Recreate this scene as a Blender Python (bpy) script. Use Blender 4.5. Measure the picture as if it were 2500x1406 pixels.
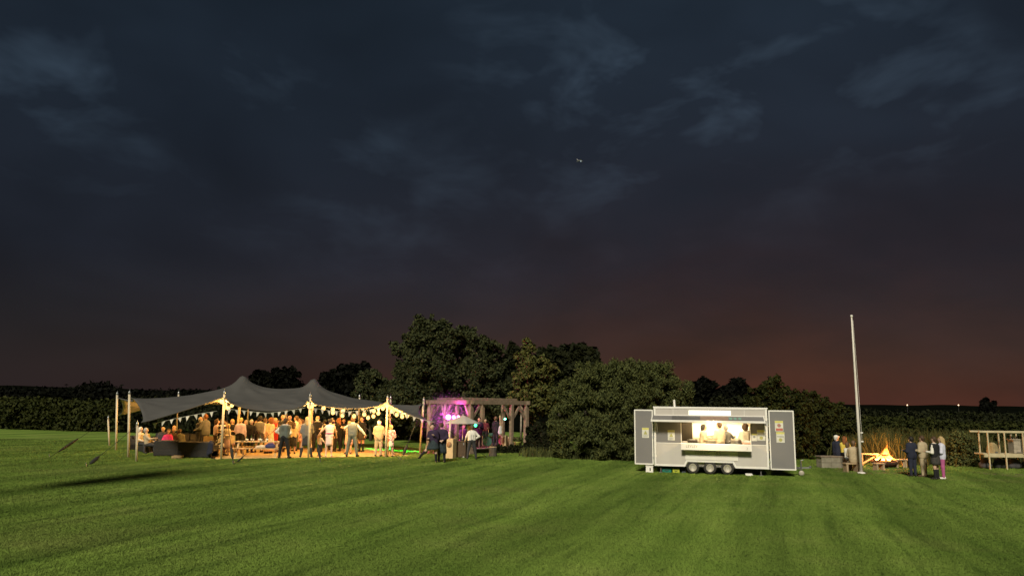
import bpy, math, random
import numpy as np
from mathutils import Vector, Matrix, Euler
random.seed(7); rng = np.random.default_rng(7)
scene = bpy.context.scene
for _o in list(bpy.data.objects): bpy.data.objects.remove(_o)

# ---------------------------------------------------------------- camera
CAM = Vector((0.0, 0.0, 2.7)); FPX = 1805.0; PITCH = math.radians(9.03); ROLL = math.radians(0.7)
_f = Vector((0, math.cos(PITCH), math.sin(PITCH))); _u0 = Vector((0, -math.sin(PITCH), math.cos(PITCH))); _r0 = Vector((1, 0, 0))
_r = _r0*math.cos(ROLL) + _u0*math.sin(ROLL); _u = _u0*math.cos(ROLL) - _r0*math.sin(ROLL)
cd = bpy.data.cameras.new('camera'); cam = bpy.data.objects.new('camera', cd); scene.collection.objects.link(cam)
cd.sensor_width = 36.0; cd.lens = FPX/2500*36; cd.clip_start = 0.1; cd.clip_end = 9000
cam.matrix_world = Matrix(((_r.x, _u.x, -_f.x, CAM.x), (_r.y, _u.y, -_f.y, CAM.y), (_r.z, _u.z, -_f.z, CAM.z), (0, 0, 0, 1)))
scene.camera = cam

# ---------------------------------------------------------------- dusk sky
world = bpy.data.worlds.new('World'); scene.world = world; world.use_nodes = True
wn = world.node_tree.nodes; wl = world.node_tree.links; wn.clear()
def W(t, **k):
    n = wn.new(t)
    for a, v in k.items(): setattr(n, a, v)
    return n
def wmath(op, a, b=None, c=None, clamp=False):
    n = W('ShaderNodeMath', operation=op, use_clamp=clamp)
    for i, v in enumerate((a, b, c)):
        if v is None: continue
        if isinstance(v, (int, float)): n.inputs[i].default_value = v
        else: wl.new(v, n.inputs[i])
    return n.outputs[0]
def wramp(fac, stops):
    n = W('ShaderNodeValToRGB'); e = n.color_ramp.elements
    while len(e) < len(stops): e.new(0.5)
    for i, (p, c) in enumerate(stops):
        e[i].position = p; e[i].color = (*c, 1) if len(c) == 3 else c
    wl.new(fac, n.inputs[0]); return n.outputs[0]
def wmix(blend, fac, a, b):
    n = W('ShaderNodeMix', data_type='RGBA', blend_type=blend)
    for k, v in ((0, fac), (6, a), (7, b)):
        if isinstance(v, (int, float)): n.inputs[k].default_value = v
        elif isinstance(v, tuple): n.inputs[k].default_value = (*v, 1)
        else: wl.new(v, n.inputs[k])
    return n.outputs[2]
tc = W('ShaderNodeTexCoord'); sep = W('ShaderNodeSeparateXYZ'); wl.new(tc.outputs['Generated'], sep.inputs[0])
sx, sy, sz = sep.outputs
up = wmath('MAXIMUM', sz, 0.0)
hyp = wmath('SQRT', wmath('ADD', wmath('MULTIPLY', sx, sx), wmath('ADD', wmath('MULTIPLY', sy, sy), 1e-4)))
GLOW_AZ = math.radians(18)
azd = wmath('DIVIDE', wmath('ADD', wmath('MULTIPLY', sx, math.sin(GLOW_AZ)), wmath('MULTIPLY', sy, math.cos(GLOW_AZ))), hyp)
mp = W('ShaderNodeMapping'); mp.inputs['Scale'].default_value = (1.6, 1.6, 3.4); mp.inputs['Rotation'].default_value = (0, math.radians(-3), 0); mp.inputs['Location'].default_value = (0.35, 0.1, 0.62)
wl.new(tc.outputs['Generated'], mp.inputs[0])
def wnoise(scale, detail, dist, rough=0.5):
    n = W('ShaderNodeTexNoise'); n.inputs['Scale'].default_value = scale; n.inputs['Detail'].default_value = detail
    n.inputs['Distortion'].default_value = dist; n.inputs['Roughness'].default_value = rough
    wl.new(mp.outputs[0], n.inputs['Vector']); return n.outputs[0]
n1 = wnoise(1.5, 3, 0.4); n2 = wnoise(4.2, 4, 0.3, 0.55)
base = wramp(up, [(0.0, (0.0190, 0.0140, 0.0140)), (0.08, (0.0135, 0.0125, 0.0155)), (0.18, (0.0105, 0.0130, 0.0205)), (0.34, (0.0102, 0.0155, 0.0245)), (0.50, (0.0120, 0.0200, 0.0315)), (1.0, (0.014, 0.026, 0.042))])
shade = wramp(n1, [(0.32, (0.70, 0.70, 0.70)), (0.70, (1.30, 1.30, 1.30))])
col = wmix('MULTIPLY', 1.0, base, shade)
gap = wmath('MULTIPLY', wramp(n1, [(0.42, (0, 0, 0)), (0.66, (1, 1, 1))]), wramp(n2, [(0.50, (0, 0, 0)), (0.69, (1, 1, 1))]))
gap = wmath('MULTIPLY', gap, wramp(up, [(0.14, (0, 0, 0)), (0.42, (1, 1, 1))]))
col = wmix('MIX', gap, col, (0.038, 0.060, 0.088))
red = wmath('MULTIPLY', wmath('POWER', wmath('MAXIMUM', azd, 0.0), 7.0), wmath('POWER', 2.718, wmath('MULTIPLY', up, -9.5)))
red = wmath('MULTIPLY', red, wramp(n2, [(0.25, (0.60, 0.60, 0.60)), (0.68, (1.25, 1.25, 1.25))]))
col = wmix('ADD', red, col, (0.058, 0.0150, 0.0060))
skyt = W('ShaderNodeTexSky', sky_type='NISHITA'); skyt.sun_disc = False
skyt.sun_elevation = math.radians(-3.0); skyt.sun_rotation = GLOW_AZ
col = wmix('ADD', 0.02, col, skyt.outputs[0])
bg = W('ShaderNodeBackground'); wo = W('ShaderNodeOutputWorld')
wl.new(col, bg.inputs[0]); bg.inputs[1].default_value = 1.0; wl.new(bg.outputs[0], wo.inputs[0])

# ---------------------------------------------------------------- the one sun lamp: low light from behind and to the left of the camera
SUN_AZ, SUN_EL = math.radians(15), math.radians(36)
ld = bpy.data.lights.new('sun', 'SUN'); ld.energy = 4.0; ld.angle = math.radians(10.0); ld.color = (1.0, 0.93, 0.74)
sun = bpy.data.objects.new('sun', ld); scene.collection.objects.link(sun)
sun.rotation_euler = Vector((math.sin(SUN_AZ)*math.cos(SUN_EL), math.cos(SUN_AZ)*math.cos(SUN_EL), -math.sin(SUN_EL))).to_track_quat('-Z', 'Y').to_euler()
sun.location = (-10, -20, 20)
vs = scene.view_settings; vs.view_transform = 'Standard'; vs.look = 'None'; vs.exposure = 0.0; vs.gamma = 1.0; vs.use_curve_mapping = False
scene.cycles.use_denoising = True; scene.cycles.max_bounces = 6; scene.cycles.transparent_max_bounces = 8
scene.cycles.sample_clamp_indirect = 4.0; scene.cycles.caustics_reflective = False; scene.cycles.caustics_refractive = False

# ---------------------------------------------------------------- helpers
def ray(px, py): return _f*FPX + _r*(px-1250) - _u*(py-703)
def G(px, py, z=0.0):
    d = ray(px, py); t = (z-CAM.z)/d.z; return CAM + d*t
def at(px, py, Y):
    d = ray(px, py); return CAM + d*(Y/d.y)
C = scene.collection
def srgb(r, g, b):
    f = lambda v: (v/255/12.92) if v/255 <= 0.04045 else ((v/255+0.055)/1.055)**2.4
    return (f(r), f(g), f(b))
MATS = {}
def M(name, c, c2=None, scale=6.0, rough=0.75, bump=0.0, metal=0.0, emit=None, estr=0.0, detail=3.0, stretch=None, spec=0.3):
    if name in MATS: return MATS[name]
    m = bpy.data.materials.new(name); m.use_nodes = True; nt = m.node_tree; b = nt.nodes['Principled BSDF']
    b.inputs['Roughness'].default_value = rough; b.inputs['Metallic'].default_value = metal; b.inputs['Specular IOR Level'].default_value = spec
    if c2 is None: c2 = tuple(v*0.8 for v in c)
    t = nt.nodes.new('ShaderNodeTexCoord'); n = nt.nodes.new('ShaderNodeTexNoise'); n.inputs['Scale'].default_value = scale; n.inputs['Detail'].default_value = detail
    src = t.outputs['Object']
    if stretch:
        mpn = nt.nodes.new('ShaderNodeMapping'); mpn.inputs['Scale'].default_value = stretch; nt.links.new(src, mpn.inputs[0]); src = mpn.outputs[0]
    nt.links.new(src, n.inputs['Vector'])
    r = nt.nodes.new('ShaderNodeValToRGB'); r.color_ramp.elements[0].position = 0.32; r.color_ramp.elements[1].position = 0.68
    r.color_ramp.elements[0].color = (*c2, 1); r.color_ramp.elements[1].color = (*c, 1)
    nt.links.new(n.outputs[0], r.inputs[0]); nt.links.new(r.outputs[0], b.inputs['Base Color'])
    if bump:
        bp = nt.nodes.new('ShaderNodeBump'); bp.inputs['Strength'].default_value = bump; bp.inputs['Distance'].default_value = 0.03
        nt.links.new(n.outputs[0], bp.inputs['Height']); nt.links.new(bp.outputs[0], b.inputs['Normal'])
    if emit:
        b.inputs['Emission Color'].default_value = (*emit, 1); b.inputs['Emission Strength'].default_value = estr
    MATS[name] = m; return m
def mesh_obj(name, verts, faces, mat, parent=None, smooth=False, mi=None):
    me = bpy.data.meshes.new(name)
    v = np.asarray(verts, dtype=np.float32).reshape(-1, 3)
    if isinstance(faces, np.ndarray):
        k = faces.shape[1]; nf = len(faces)
        me.vertices.add(len(v)); me.vertices.foreach_set('co', v.ravel())
        me.loops.add(nf*k); me.loops.foreach_set('vertex_index', faces.astype(np.int32).ravel())
        me.polygons.add(nf); me.polygons.foreach_set('loop_start', np.arange(0, nf*k, k, dtype=np.int32))
        me.update(calc_edges=True)
    else:
        me.from_pydata([tuple(map(float, p)) for p in v], [], faces)
    mats = mat if isinstance(mat, (list, tuple)) else [mat]
    for m_ in mats: me.materials.append(m_)
    if mi is not None: me.polygons.foreach_set('material_index', np.asarray(mi, dtype=np.int32))
    if smooth: me.polygons.foreach_set('use_smooth', np.ones(len(me.polygons), dtype=bool))
    me.update()
    o = bpy.data.objects.new(name, me); C.objects.link(o)
    if parent is not None: o.parent = parent
    return o
def tag(o, label=None, cat=None, group=None, kind=None):
    if label: o['label'] = label
    if cat: o['category'] = cat
    if group: o['group'] = group
    if kind: o['kind'] = kind
    return o
def thing(name, label, cat, loc=(0, 0, 0), rz=0.0, group=None):
    o = bpy.data.objects.new(name, None); C.objects.link(o); o.empty_display_size = 0.1
    o.location = loc; o.rotation_euler = (0, 0, rz); return tag(o, label, cat, group)
class MB:
    def __init__(s): s.v = []; s.f = []
    def add(s, vs_, fs):
        n = len(s.v); s.v += [tuple(p) for p in vs_]; s.f += [tuple(i+n for i in f) for f in fs]; return s
    def box(s, c, d, rot=None, taper=1.0):
        hx, hy, hz = d[0]/2, d[1]/2, d[2]/2
        vs_ = [Vector((x*hx*(taper if z > 0 else 1), y*hy*(taper if z > 0 else 1), z*hz)) for z in (-1, 1) for y in (-1, 1) for x in (-1, 1)]
        if rot is not None: e = Euler(rot).to_matrix(); vs_ = [e @ p for p in vs_]
        return s.add([p+Vector(c) for p in vs_], [(0, 2, 3, 1), (4, 5, 7, 6), (0, 1, 5, 4), (2, 6, 7, 3), (0, 4, 6, 2), (1, 3, 7, 5)])
    def span(s, a, b):
        return s.box([(a[i]+b[i])/2 for i in range(3)], [abs(b[i]-a[i]) for i in range(3)])
    def bar(s, p, q, w, h, upv=(0, 0, 1)):
        p, q = Vector(p), Vector(q); d = (q-p).normalized(); upv = Vector(upv)
        if abs(d.dot(upv)) > 0.98: upv = Vector((0, 1, 0))
        x = d.cross(upv).normalized()*w/2; y = x.cross(d).normalized()*h/2
        return s.add([p-x-y, p+x-y, p+x+y, p-x+y, q-x-y, q+x-y, q+x+y, q-x+y], [(0, 3, 2, 1), (4, 5, 6, 7), (0, 1, 5, 4), (1, 2, 6, 5), (2, 3, 7, 6), (3, 0, 4, 7)])
    def tube(s, pts, r, n=8, r2=None, cap=True):
        pts = [Vector(p) for p in pts]; m = len(pts); vs_ = []
        for i, p in enumerate(pts):
            d = (pts[min(i+1, m-1)]-pts[max(i-1, 0)]).normalized(); a = Vector((0, 0, 1)) if abs(d.z) < 0.9 else Vector((1, 0, 0))
            x = d.cross(a).normalized(); y = x.cross(d).normalized(); rr = r[i] if isinstance(r, (list, tuple)) else (r if r2 is None else r+(r2-r)*i/(m-1))
            vs_ += [p+x*(rr*math.cos(t))+y*(rr*math.sin(t)) for t in (2*math.pi*k/n for k in range(n))]
        fs = [(i*n+k, i*n+(k+1) % n, (i+1)*n+(k+1) % n, (i+1)*n+k) for i in range(m-1) for k in range(n)]
        if cap: fs += [tuple(range(n-1, -1, -1)), tuple((m-1)*n+k for k in range(n))]
        return s.add(vs_, fs)
    def lathe(s, prof, c=(0, 0, 0), n=16, axis='z', sx=1.0, sy=1.0):
        m = len(prof); vs_ = []
        for (r, z) in prof:
            for k in range(n):
                t = 2*math.pi*k/n; p = (r*math.cos(t)*sx, r*math.sin(t)*sy, z)
                if axis == 'y': p = (p[0], p[2], p[1])
                if axis == 'x': p = (p[2], p[0], p[1])
                vs_.append(Vector(p)+Vector(c))
        fs = [(i*n+k, i*n+(k+1) % n, (i+1)*n+(k+1) % n, (i+1)*n+k) for i in range(m-1) for k in range(n)]
        fs += [tuple(range(n-1, -1, -1)), tuple((m-1)*n+k for k in range(n))]
        return s.add(vs_, fs)
    def prism(s, poly, y0, y1, plane='xz'):
        n = len(poly)
        mk = (lambda a, b, y: (a, y, b)) if plane == 'xz' else ((lambda a, b, y: (a, b, y)) if plane == 'xy' else (lambda a, b, y: (y, a, b)))
        return s.add([mk(a, b, y0) for a, b in poly]+[mk(a, b, y1) for a, b in poly],
                     [tuple(range(n)), tuple(range(2*n-1, n-1, -1))]+[(i, n+i, n+(i+1) % n, (i+1) % n) for i in range(n)])
    def build(s, name, mat, parent=None, smooth=False, bevel=0.0):
        o = mesh_obj(name, s.v, s.f, mat, parent, smooth)
        if bevel:
            b = o.modifiers.new('bevel', 'BEVEL'); b.width = bevel; b.segments = 2; b.limit_method = 'ANGLE'; b.angle_limit = math.radians(40)
        return o
def ico(sub=1):
    t = (1+5**0.5)/2
    v = [Vector(p).normalized() for p in ((-1, t, 0), (1, t, 0), (-1, -t, 0), (1, -t, 0), (0, -1, t), (0, 1, t), (0, -1, -t), (0, 1, -t), (t, 0, -1), (t, 0, 1), (-t, 0, -1), (-t, 0, 1))]
    f = [(0, 11, 5), (0, 5, 1), (0, 1, 7), (0, 7, 10), (0, 10, 11), (1, 5, 9), (5, 11, 4), (11, 10, 2), (10, 7, 6), (7, 1, 8), (3, 9, 4), (3, 4, 2), (3, 2, 6), (3, 6, 8), (3, 8, 9), (4, 9, 5), (2, 4, 11), (6, 2, 10), (8, 6, 7), (9, 8, 1)]
    for _ in range(sub):
        nf = []; cache = {}
        def mid(a, b):
            k = (min(a, b), max(a, b))
            if k not in cache: cache[k] = len(v); v.append(((v[a]+v[b])/2).normalized())
            return cache[k]
        for a, b, c in f:
            x, y, z = mid(a, b), mid(b, c), mid(c, a); nf += [(a, x, z), (b, y, x), (c, z, y), (x, y, z)]
        f = nf
    return [tuple(p) for p in v], f
ICO1, ICO2 = ico(1), ico(2)
def blob(mb, c, r, I=None):
    I = I or ICO1; rr = r if isinstance(r, (tuple, list)) else (r, r, r)
    return mb.add([(p[0]*rr[0]+c[0], p[1]*rr[1]+c[1], p[2]*rr[2]+c[2]) for p in I[0]], I[1])
# ================================================================ setting: ground, lawn, field
STRIPE_AZ = math.radians(20)   # mowing direction
def lawn_material(name, bump):
    m = bpy.data.materials.new(name); m.use_nodes = True; nt = m.node_tree; N = nt.nodes; L = nt.links; b = N['Principled BSDF']
    b.inputs['Roughness'].default_value = 0.85; b.inputs['Specular IOR Level'].default_value = 0.15
    g = N.new('ShaderNodeNewGeometry')
    def mapped(rot, sc):
        q0 = N.new('ShaderNodeMapping'); q0.inputs['Rotation'].default_value = (0, 0, rot); L.new(g.outputs['Position'], q0.inputs[0]); q = N.new('ShaderNodeMapping'); q.inputs['Scale'].default_value = sc; L.new(q0.outputs[0], q.inputs[0]); return q.outputs[0]
    def noise(vec, s, d, r=0.5):
        q = N.new('ShaderNodeTexNoise'); q.inputs['Scale'].default_value = s; q.inputs['Detail'].default_value = d; q.inputs['Roughness'].default_value = r; L.new(vec, q.inputs['Vector']); return q.outputs[0]
    def ramp(f, st):
        q = N.new('ShaderNodeValToRGB'); e = q.color_ramp.elements
        while len(e) < len(st): e.new(0.5)
        for i, (p, c) in enumerate(st): e[i].position = p; e[i].color = (*c, 1)
        L.new(f, q.inputs[0]); return q.outputs[0]
    def mix(bt, fac, a, c):
        q = N.new('ShaderNodeMix'); q.data_type = 'RGBA'; q.blend_type = bt
        if isinstance(fac, float): q.inputs[0].default_value = fac
        else: L.new(fac, q.inputs[0])
        L.new(a, q.inputs[6]); L.new(c, q.inputs[7]); return q.outputs[2]
    # long soft streaks along the mowing direction, wheel ruts, patchy sward
    along = mapped(STRIPE_AZ, (1.0, 0.07, 1.0))
    st1 = noise(along, 0.55, 2); st2 = noise(along, 2.6, 3, 0.6)
    patch = noise(mapped(0, (1, 1, 1)), 0.45, 4); fine = noise(mapped(0, (1, 1, 1)), 9.0, 4, 0.65)
    base = ramp(patch, [(0.30, (0.118, 0.192, 0.030)), (0.55, (0.148, 0.222, 0.039)), (0.75, (0.178, 0.238, 0.052))])
    c1 = mix('MULTIPLY', 1.0, base, ramp(st1, [(0.38, (0.72, 0.75, 0.70)), (0.62, (1.22, 1.2, 1.2))]))
    c2 = mix('MULTIPLY', 1.0, c1, ramp(st2, [(0.30, (0.62, 0.66, 0.62)), (0.45, (1.0, 1.0, 1.0)), (0.70, (1.16, 1.14, 1.16))]))
    c3 = mix('MULTIPLY', 1.0, c2, ramp(fine, [(0.30, (0.86, 0.87, 0.83)), (0.70, (1.10, 1.10, 1.10))]))
    tread = noise(mapped(0.4, (1, 1, 1)), 0.16, 5, 0.6); worn = N.new('ShaderNodeRGB'); worn.outputs[0].default_value = (0.185, 0.180, 0.060, 1); wf = ramp(tread, [(0.56, (0, 0, 0)), (0.74, (0.45, 0.45, 0.45))]); c3 = mix('MIX', wf, c3, worn.outputs[0])
    L.new(c3, b.inputs['Base Color'])
    if not bump:   # blades shade with the sward: their normals lean strongly upward
        vm = N.new('ShaderNodeVectorMath'); vm.operation = 'MULTIPLY_ADD'; vm.inputs[1].default_value = (0.35, 0.35, 0.35); vm.inputs[2].default_value = (0, 0, 1); L.new(g.outputs['Normal'], vm.inputs[0]); vn = N.new('ShaderNodeVectorMath'); vn.operation = 'NORMALIZE'; L.new(vm.outputs[0], vn.inputs[0]); L.new(vn.outputs[0], b.inputs['Normal'])
    if bump:
        bp = N.new('ShaderNodeBump'); bp.inputs['Strength'].default_value = bump; bp.inputs['Distance'].default_value = 0.05; L.new(fine, bp.inputs['Height']); L.new(bp.outputs[0], b.inputs['Normal'])
    return m
MLAWN = lawn_material('lawn_soil_and_sward', 0.6); MGRASS = lawn_material('grass_blades', 0.0)
def ground_height(x, y):
    h = 0.03*np.sin(x*0.35+0.6)*np.sin(y*0.27) + 0.02*np.sin(x*0.9+y*0.5)
    return h*np.clip((27-y)/8, 0, 1)
xs = np.concatenate([np.linspace(-3500, -70, 14), np.linspace(-60, 60, 161), np.linspace(70, 3500, 14)])
ys = np.concatenate([np.linspace(-400, -10, 8), np.linspace(-5, 60, 88), np.linspace(70, 5000, 24)])
gx, gy = np.meshgrid(xs, ys, indexing='ij'); gz = ground_height(gx, gy)
gv = np.stack([gx, gy, gz], -1).reshape(-1, 3); nx_, ny_ = len(xs), len(ys)
ii, jj = np.meshgrid(np.arange(nx_-1), np.arange(ny_-1), indexing='ij'); a_ = (ii*ny_+jj).ravel()
tag(mesh_obj('ground', gv, np.stack([a_, a_+ny_, a_+ny_+1, a_+1], -1), MLAWN, smooth=True), kind='structure')

# distant fields and low hills; their night darkness is put into the colour
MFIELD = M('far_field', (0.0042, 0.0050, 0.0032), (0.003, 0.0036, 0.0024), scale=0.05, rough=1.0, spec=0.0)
def hill(name, x0, x1, y, h0, prof, depth=160):
    n = 260; vs_ = []; fs = []
    for i in range(n):
        t = i/(n-1); x = x0+(x1-x0)*t; h = h0*prof(t)
        vs_ += [(x, y-depth, -0.5), (x, y-depth*0.3, h*0.8), (x, y, h), (x, y+depth, -0.5)]
    for i in range(n-1):
        for k in range(3): fs.append((4*i+k, 4*i+4+k, 4*i+5+k, 4*i+1+k))
    tag(mesh_obj(name, vs_, fs, MFIELD, smooth=True), kind='structure')
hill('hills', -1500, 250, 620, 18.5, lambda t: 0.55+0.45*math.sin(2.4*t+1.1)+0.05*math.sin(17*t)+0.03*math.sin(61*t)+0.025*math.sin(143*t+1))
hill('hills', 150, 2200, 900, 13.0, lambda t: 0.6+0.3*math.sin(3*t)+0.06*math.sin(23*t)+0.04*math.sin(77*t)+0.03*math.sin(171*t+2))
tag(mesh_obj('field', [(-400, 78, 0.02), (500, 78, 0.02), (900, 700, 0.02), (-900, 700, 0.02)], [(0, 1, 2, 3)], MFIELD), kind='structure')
# worn gravel by the hives, trampled earth at the fire
MEARTH = M('trampled_earth', (0.16, 0.125, 0.07), (0.09, 0.085, 0.035), scale=2.5, rough=1.0, bump=0.4)
def patch(name, pts, z, mat):
    c = sum((Vector(p) for p in pts), Vector())/len(pts); out = []
    n = len(pts)
    for i in range(n):
        p, q = Vector(pts[i]), Vector(pts[(i+1) % n])
        for k in range(6):
            w = p.lerp(q, k/6); j = 1+0.05*math.sin(7.1*i+3.3*k); out.append((c.x+(w.x-c.x)*j, c.y+(w.y-c.y)*j, z))
    return tag(mesh_obj(name, out, [tuple(range(len(out)))], mat), kind='structure')
patch('path', [G(2350, 1150), G(2520, 1158), G(2560, 1172), G(2430, 1160)], 0.012, MEARTH)
patch('fire_ground', [G(2030, 1150), G(2100, 1158), G(2230, 1156), G(2230, 1130), G(2120, 1120)], 0.012, MEARTH)

# ---------------------------------------------------------------- short mown grass
def tuft_mesh(k):
    r = random.Random(k); vs_ = []; fs = []
    for _ in range(11):
        a = r.uniform(0, 6.28); d = r.uniform(0, 0.055); x, y = d*math.cos(a), d*math.sin(a); h = r.uniform(0.016, 0.038); w = r.uniform(0.004, 0.007)
        t = r.uniform(0, 6.28); l = r.uniform(0.0, 0.03); lx, ly = l*math.cos(t), l*math.sin(t); o = r.uniform(0, 6.28); wx, wy = w*math.cos(o), w*math.sin(o); n = len(vs_)
        vs_ += [(x-wx, y-wy, 0), (x+wx, y+wy, 0), (x+lx*0.4+wx*0.7, y+ly*0.4+wy*0.7, h*0.6), (x+lx*0.4-wx*0.7, y+ly*0.4-wy*0.7, h*0.6), (x+lx, y+ly, h)]
        fs += [(n, n+1, n+2, n+3), (n+3, n+2, n+4)]
    me = bpy.data.meshes.new('grass_tuft'); me.from_pydata(vs_, [], fs); me.materials.append(MGRASS); return me
def scatter(name, verts, faces, meshes, density, seed, smin, smax, label, cat):
    o = mesh_obj(name, verts, faces, MGRASS); tag(o, label, cat, kind='stuff')
    ng = bpy.data.node_groups.new(name+'_scatter', 'GeometryNodeTree')
    ng.interface.new_socket('Geometry', in_out='INPUT', socket_type='NodeSocketGeometry'); ng.interface.new_socket('Geometry', in_out='OUTPUT', socket_type='NodeSocketGeometry')
    n = ng.nodes; l = ng.links; gi = n.new('NodeGroupInput'); go = n.new('NodeGroupOutput'); jn = n.new('GeometryNodeJoinGeometry')
    for q, me in enumerate(meshes):
        d = n.new('GeometryNodeDistributePointsOnFaces'); d.inputs['Density'].default_value = density/len(meshes); d.inputs['Seed'].default_value = seed+q
        ins = n.new('GeometryNodeInstanceOnPoints'); oi = n.new('GeometryNodeObjectInfo')
        src = bpy.data.objects.new(name+'_source', me); oi.inputs['Object'].default_value = src
        rv = n.new('FunctionNodeRandomValue'); rv.data_type = 'FLOAT_VECTOR'; rv.inputs[0].default_value = (-0.18, -0.18, 0); rv.inputs[1].default_value = (0.18, 0.18, 6.28); rv.inputs['Seed'].default_value = seed+10+q
        sv = n.new('FunctionNodeRandomValue'); sv.inputs[2].default_value = smin; sv.inputs[3].default_value = smax; sv.inputs['Seed'].default_value = seed+20+q
        e2r = n.new('FunctionNodeEulerToRotation')
        l.new(gi.outputs[0], d.inputs[0]); l.new(d.outputs['Points'], ins.inputs['Points']); l.new(oi.outputs['Geometry'], ins.inputs['Instance'])
        l.new(rv.outputs[0], e2r.inputs[0]); l.new(e2r.outputs[0], ins.inputs['Rotation']); l.new(sv.outputs[1], ins.inputs['Scale']); l.new(ins.outputs[0], jn.inputs[0])
    l.new(jn.outputs[0], go.inputs[0]); md = o.modifiers.new('scatter', 'NODES'); md.node_group = ng; return o
f0, f1 = G(525, 1121), G(965, 1114); fx = (f1-f0); flen = fx.length; fang = math.atan2(fx.y, fx.x)   # front edge of the dance floor
def on_floor(x, y):
    dx, dy = x-f0.x, y-f0.y; s_ = dx*math.cos(fang)+dy*math.sin(fang); t_ = -dx*math.sin(fang)+dy*math.cos(fang); return -0.2 < s_ < flen+0.2 and -0.05 < t_ < 8.1
def lawn_sheet(y0, y1, step, margin, nxx=40):
    vs_ = []; fs = []; ny = max(2, int((y1-y0)/step)+1)
    for j in range(ny):
        y = y0+(y1-y0)*j/(ny-1); hw = 0.70*y+margin
        for i in range(nxx):
            x = -hw+2*hw*i/(nxx-1); vs_.append((x, y, float(ground_height(np.float64(x), np.float64(y)))-0.004))
    for j in range(ny-1):
        for i in range(nxx-1):
            k = j*nxx+i; c_ = [sum(vs_[q][a] for q in (k, k+1, k+nxx+1, k+nxx))/4 for a in (0, 1)]
            if not on_floor(*c_): fs.append((k, k+1, k+nxx+1, k+nxx))
    return vs_, fs
TUFTS = [tuft_mesh(k) for k in range(4)]
scatter('grass', *lawn_sheet(11.0, 20.0, 1.0, 2.5), TUFTS, 380, 1, 0.7, 1.3, 'short mown green grass filling the front of the lawn', 'grass')
scatter('grass', *lawn_sheet(20.0, 33.0, 1.5, 2.5), TUFTS, 150, 50, 0.8, 1.5, 'mown grass of the middle lawn up to tent and trailer', 'grass')

scatter('grass', *lawn_sheet(33.0, 52.0, 0.3, 2.5, 260), TUFTS[:2], 60, 90, 1.2, 2.2, 'far grass between tent, bandstand and trees', 'grass')
# ================================================================ vegetation
def leafmat(name, c, dark, hue=(1.25, 1.1, 0.8), scale=0.9):
    m = bpy.data.materials.new(name); m.use_nodes = True; nt = m.node_tree; N = nt.nodes; L = nt.links; b = N['Principled BSDF']
    b.inputs['Roughness'].default_value = 0.7; b.inputs['Specular IOR Level'].default_value = 0.05
    g = N.new('ShaderNodeNewGeometry'); n1 = N.new('ShaderNodeTexNoise'); n1.inputs['Scale'].default_value = scale; n1.inputs['Detail'].default_value = 4; L.new(g.outputs['Position'], n1.inputs['Vector'])
    r = N.new('ShaderNodeValToRGB'); e = r.color_ramp.elements; e[0].position = 0.3; e[1].position = 0.7; e[0].color = (*dark, 1); e[1].color = (*c, 1); L.new(n1.outputs[0], r.inputs[0])
    mx = N.new('ShaderNodeMix'); mx.data_type = 'RGBA'; mx.blend_type = 'MIX'; mx.inputs[7].default_value = (c[0]*hue[0], c[1]*hue[1], c[2]*hue[2], 1)
    L.new(g.outputs['Random Per Island'], mx.inputs[0]); L.new(r.outputs[0], mx.inputs[6]); L.new(mx.outputs[2], b.inputs['Base Color'])
    return m
LM = {'tree': leafmat('leaf_tree', (0.038, 0.046, 0.023), (0.024, 0.031, 0.016)),
      'dark': leafmat('leaf_dimmed', (0.013, 0.016, 0.008), (0.009, 0.011, 0.006)),  # lack of light on the background is put into this leaf colour
      'birch': leafmat('leaf_birch', (0.078, 0.086, 0.030), (0.048, 0.056, 0.020)),
      'bush': leafmat('leaf_bush', (0.066, 0.080, 0.033), (0.042, 0.052, 0.022)),
      'hedge': leafmat('leaf_hedge', (0.025, 0.031, 0.010), (0.013, 0.017, 0.006), scale=0.35),
      'scrub': leafmat('leaf_scrub', (0.060, 0.058, 0.026), (0.030, 0.032, 0.014)),
      'reed': leafmat('leaf_reed', (0.070, 0.072, 0.028), (0.038, 0.041, 0.016)),
      'far': leafmat('leaf_far_dimmed', (0.0036, 0.0043, 0.0030), (0.0025, 0.003, 0.0022))}  # near black: light falling off with distance, put into the colour
MBARK = M('bark', (0.085, 0.070, 0.052), (0.045, 0.038, 0.03), scale=5, rough=0.95, bump=0.5, stretch=(3, 3, 0.6))
MBIRCH = M('birch_bark', (0.42, 0.40, 0.34), (0.20, 0.19, 0.16), scale=5, rough=0.9, stretch=(1, 1, 4))
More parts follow.
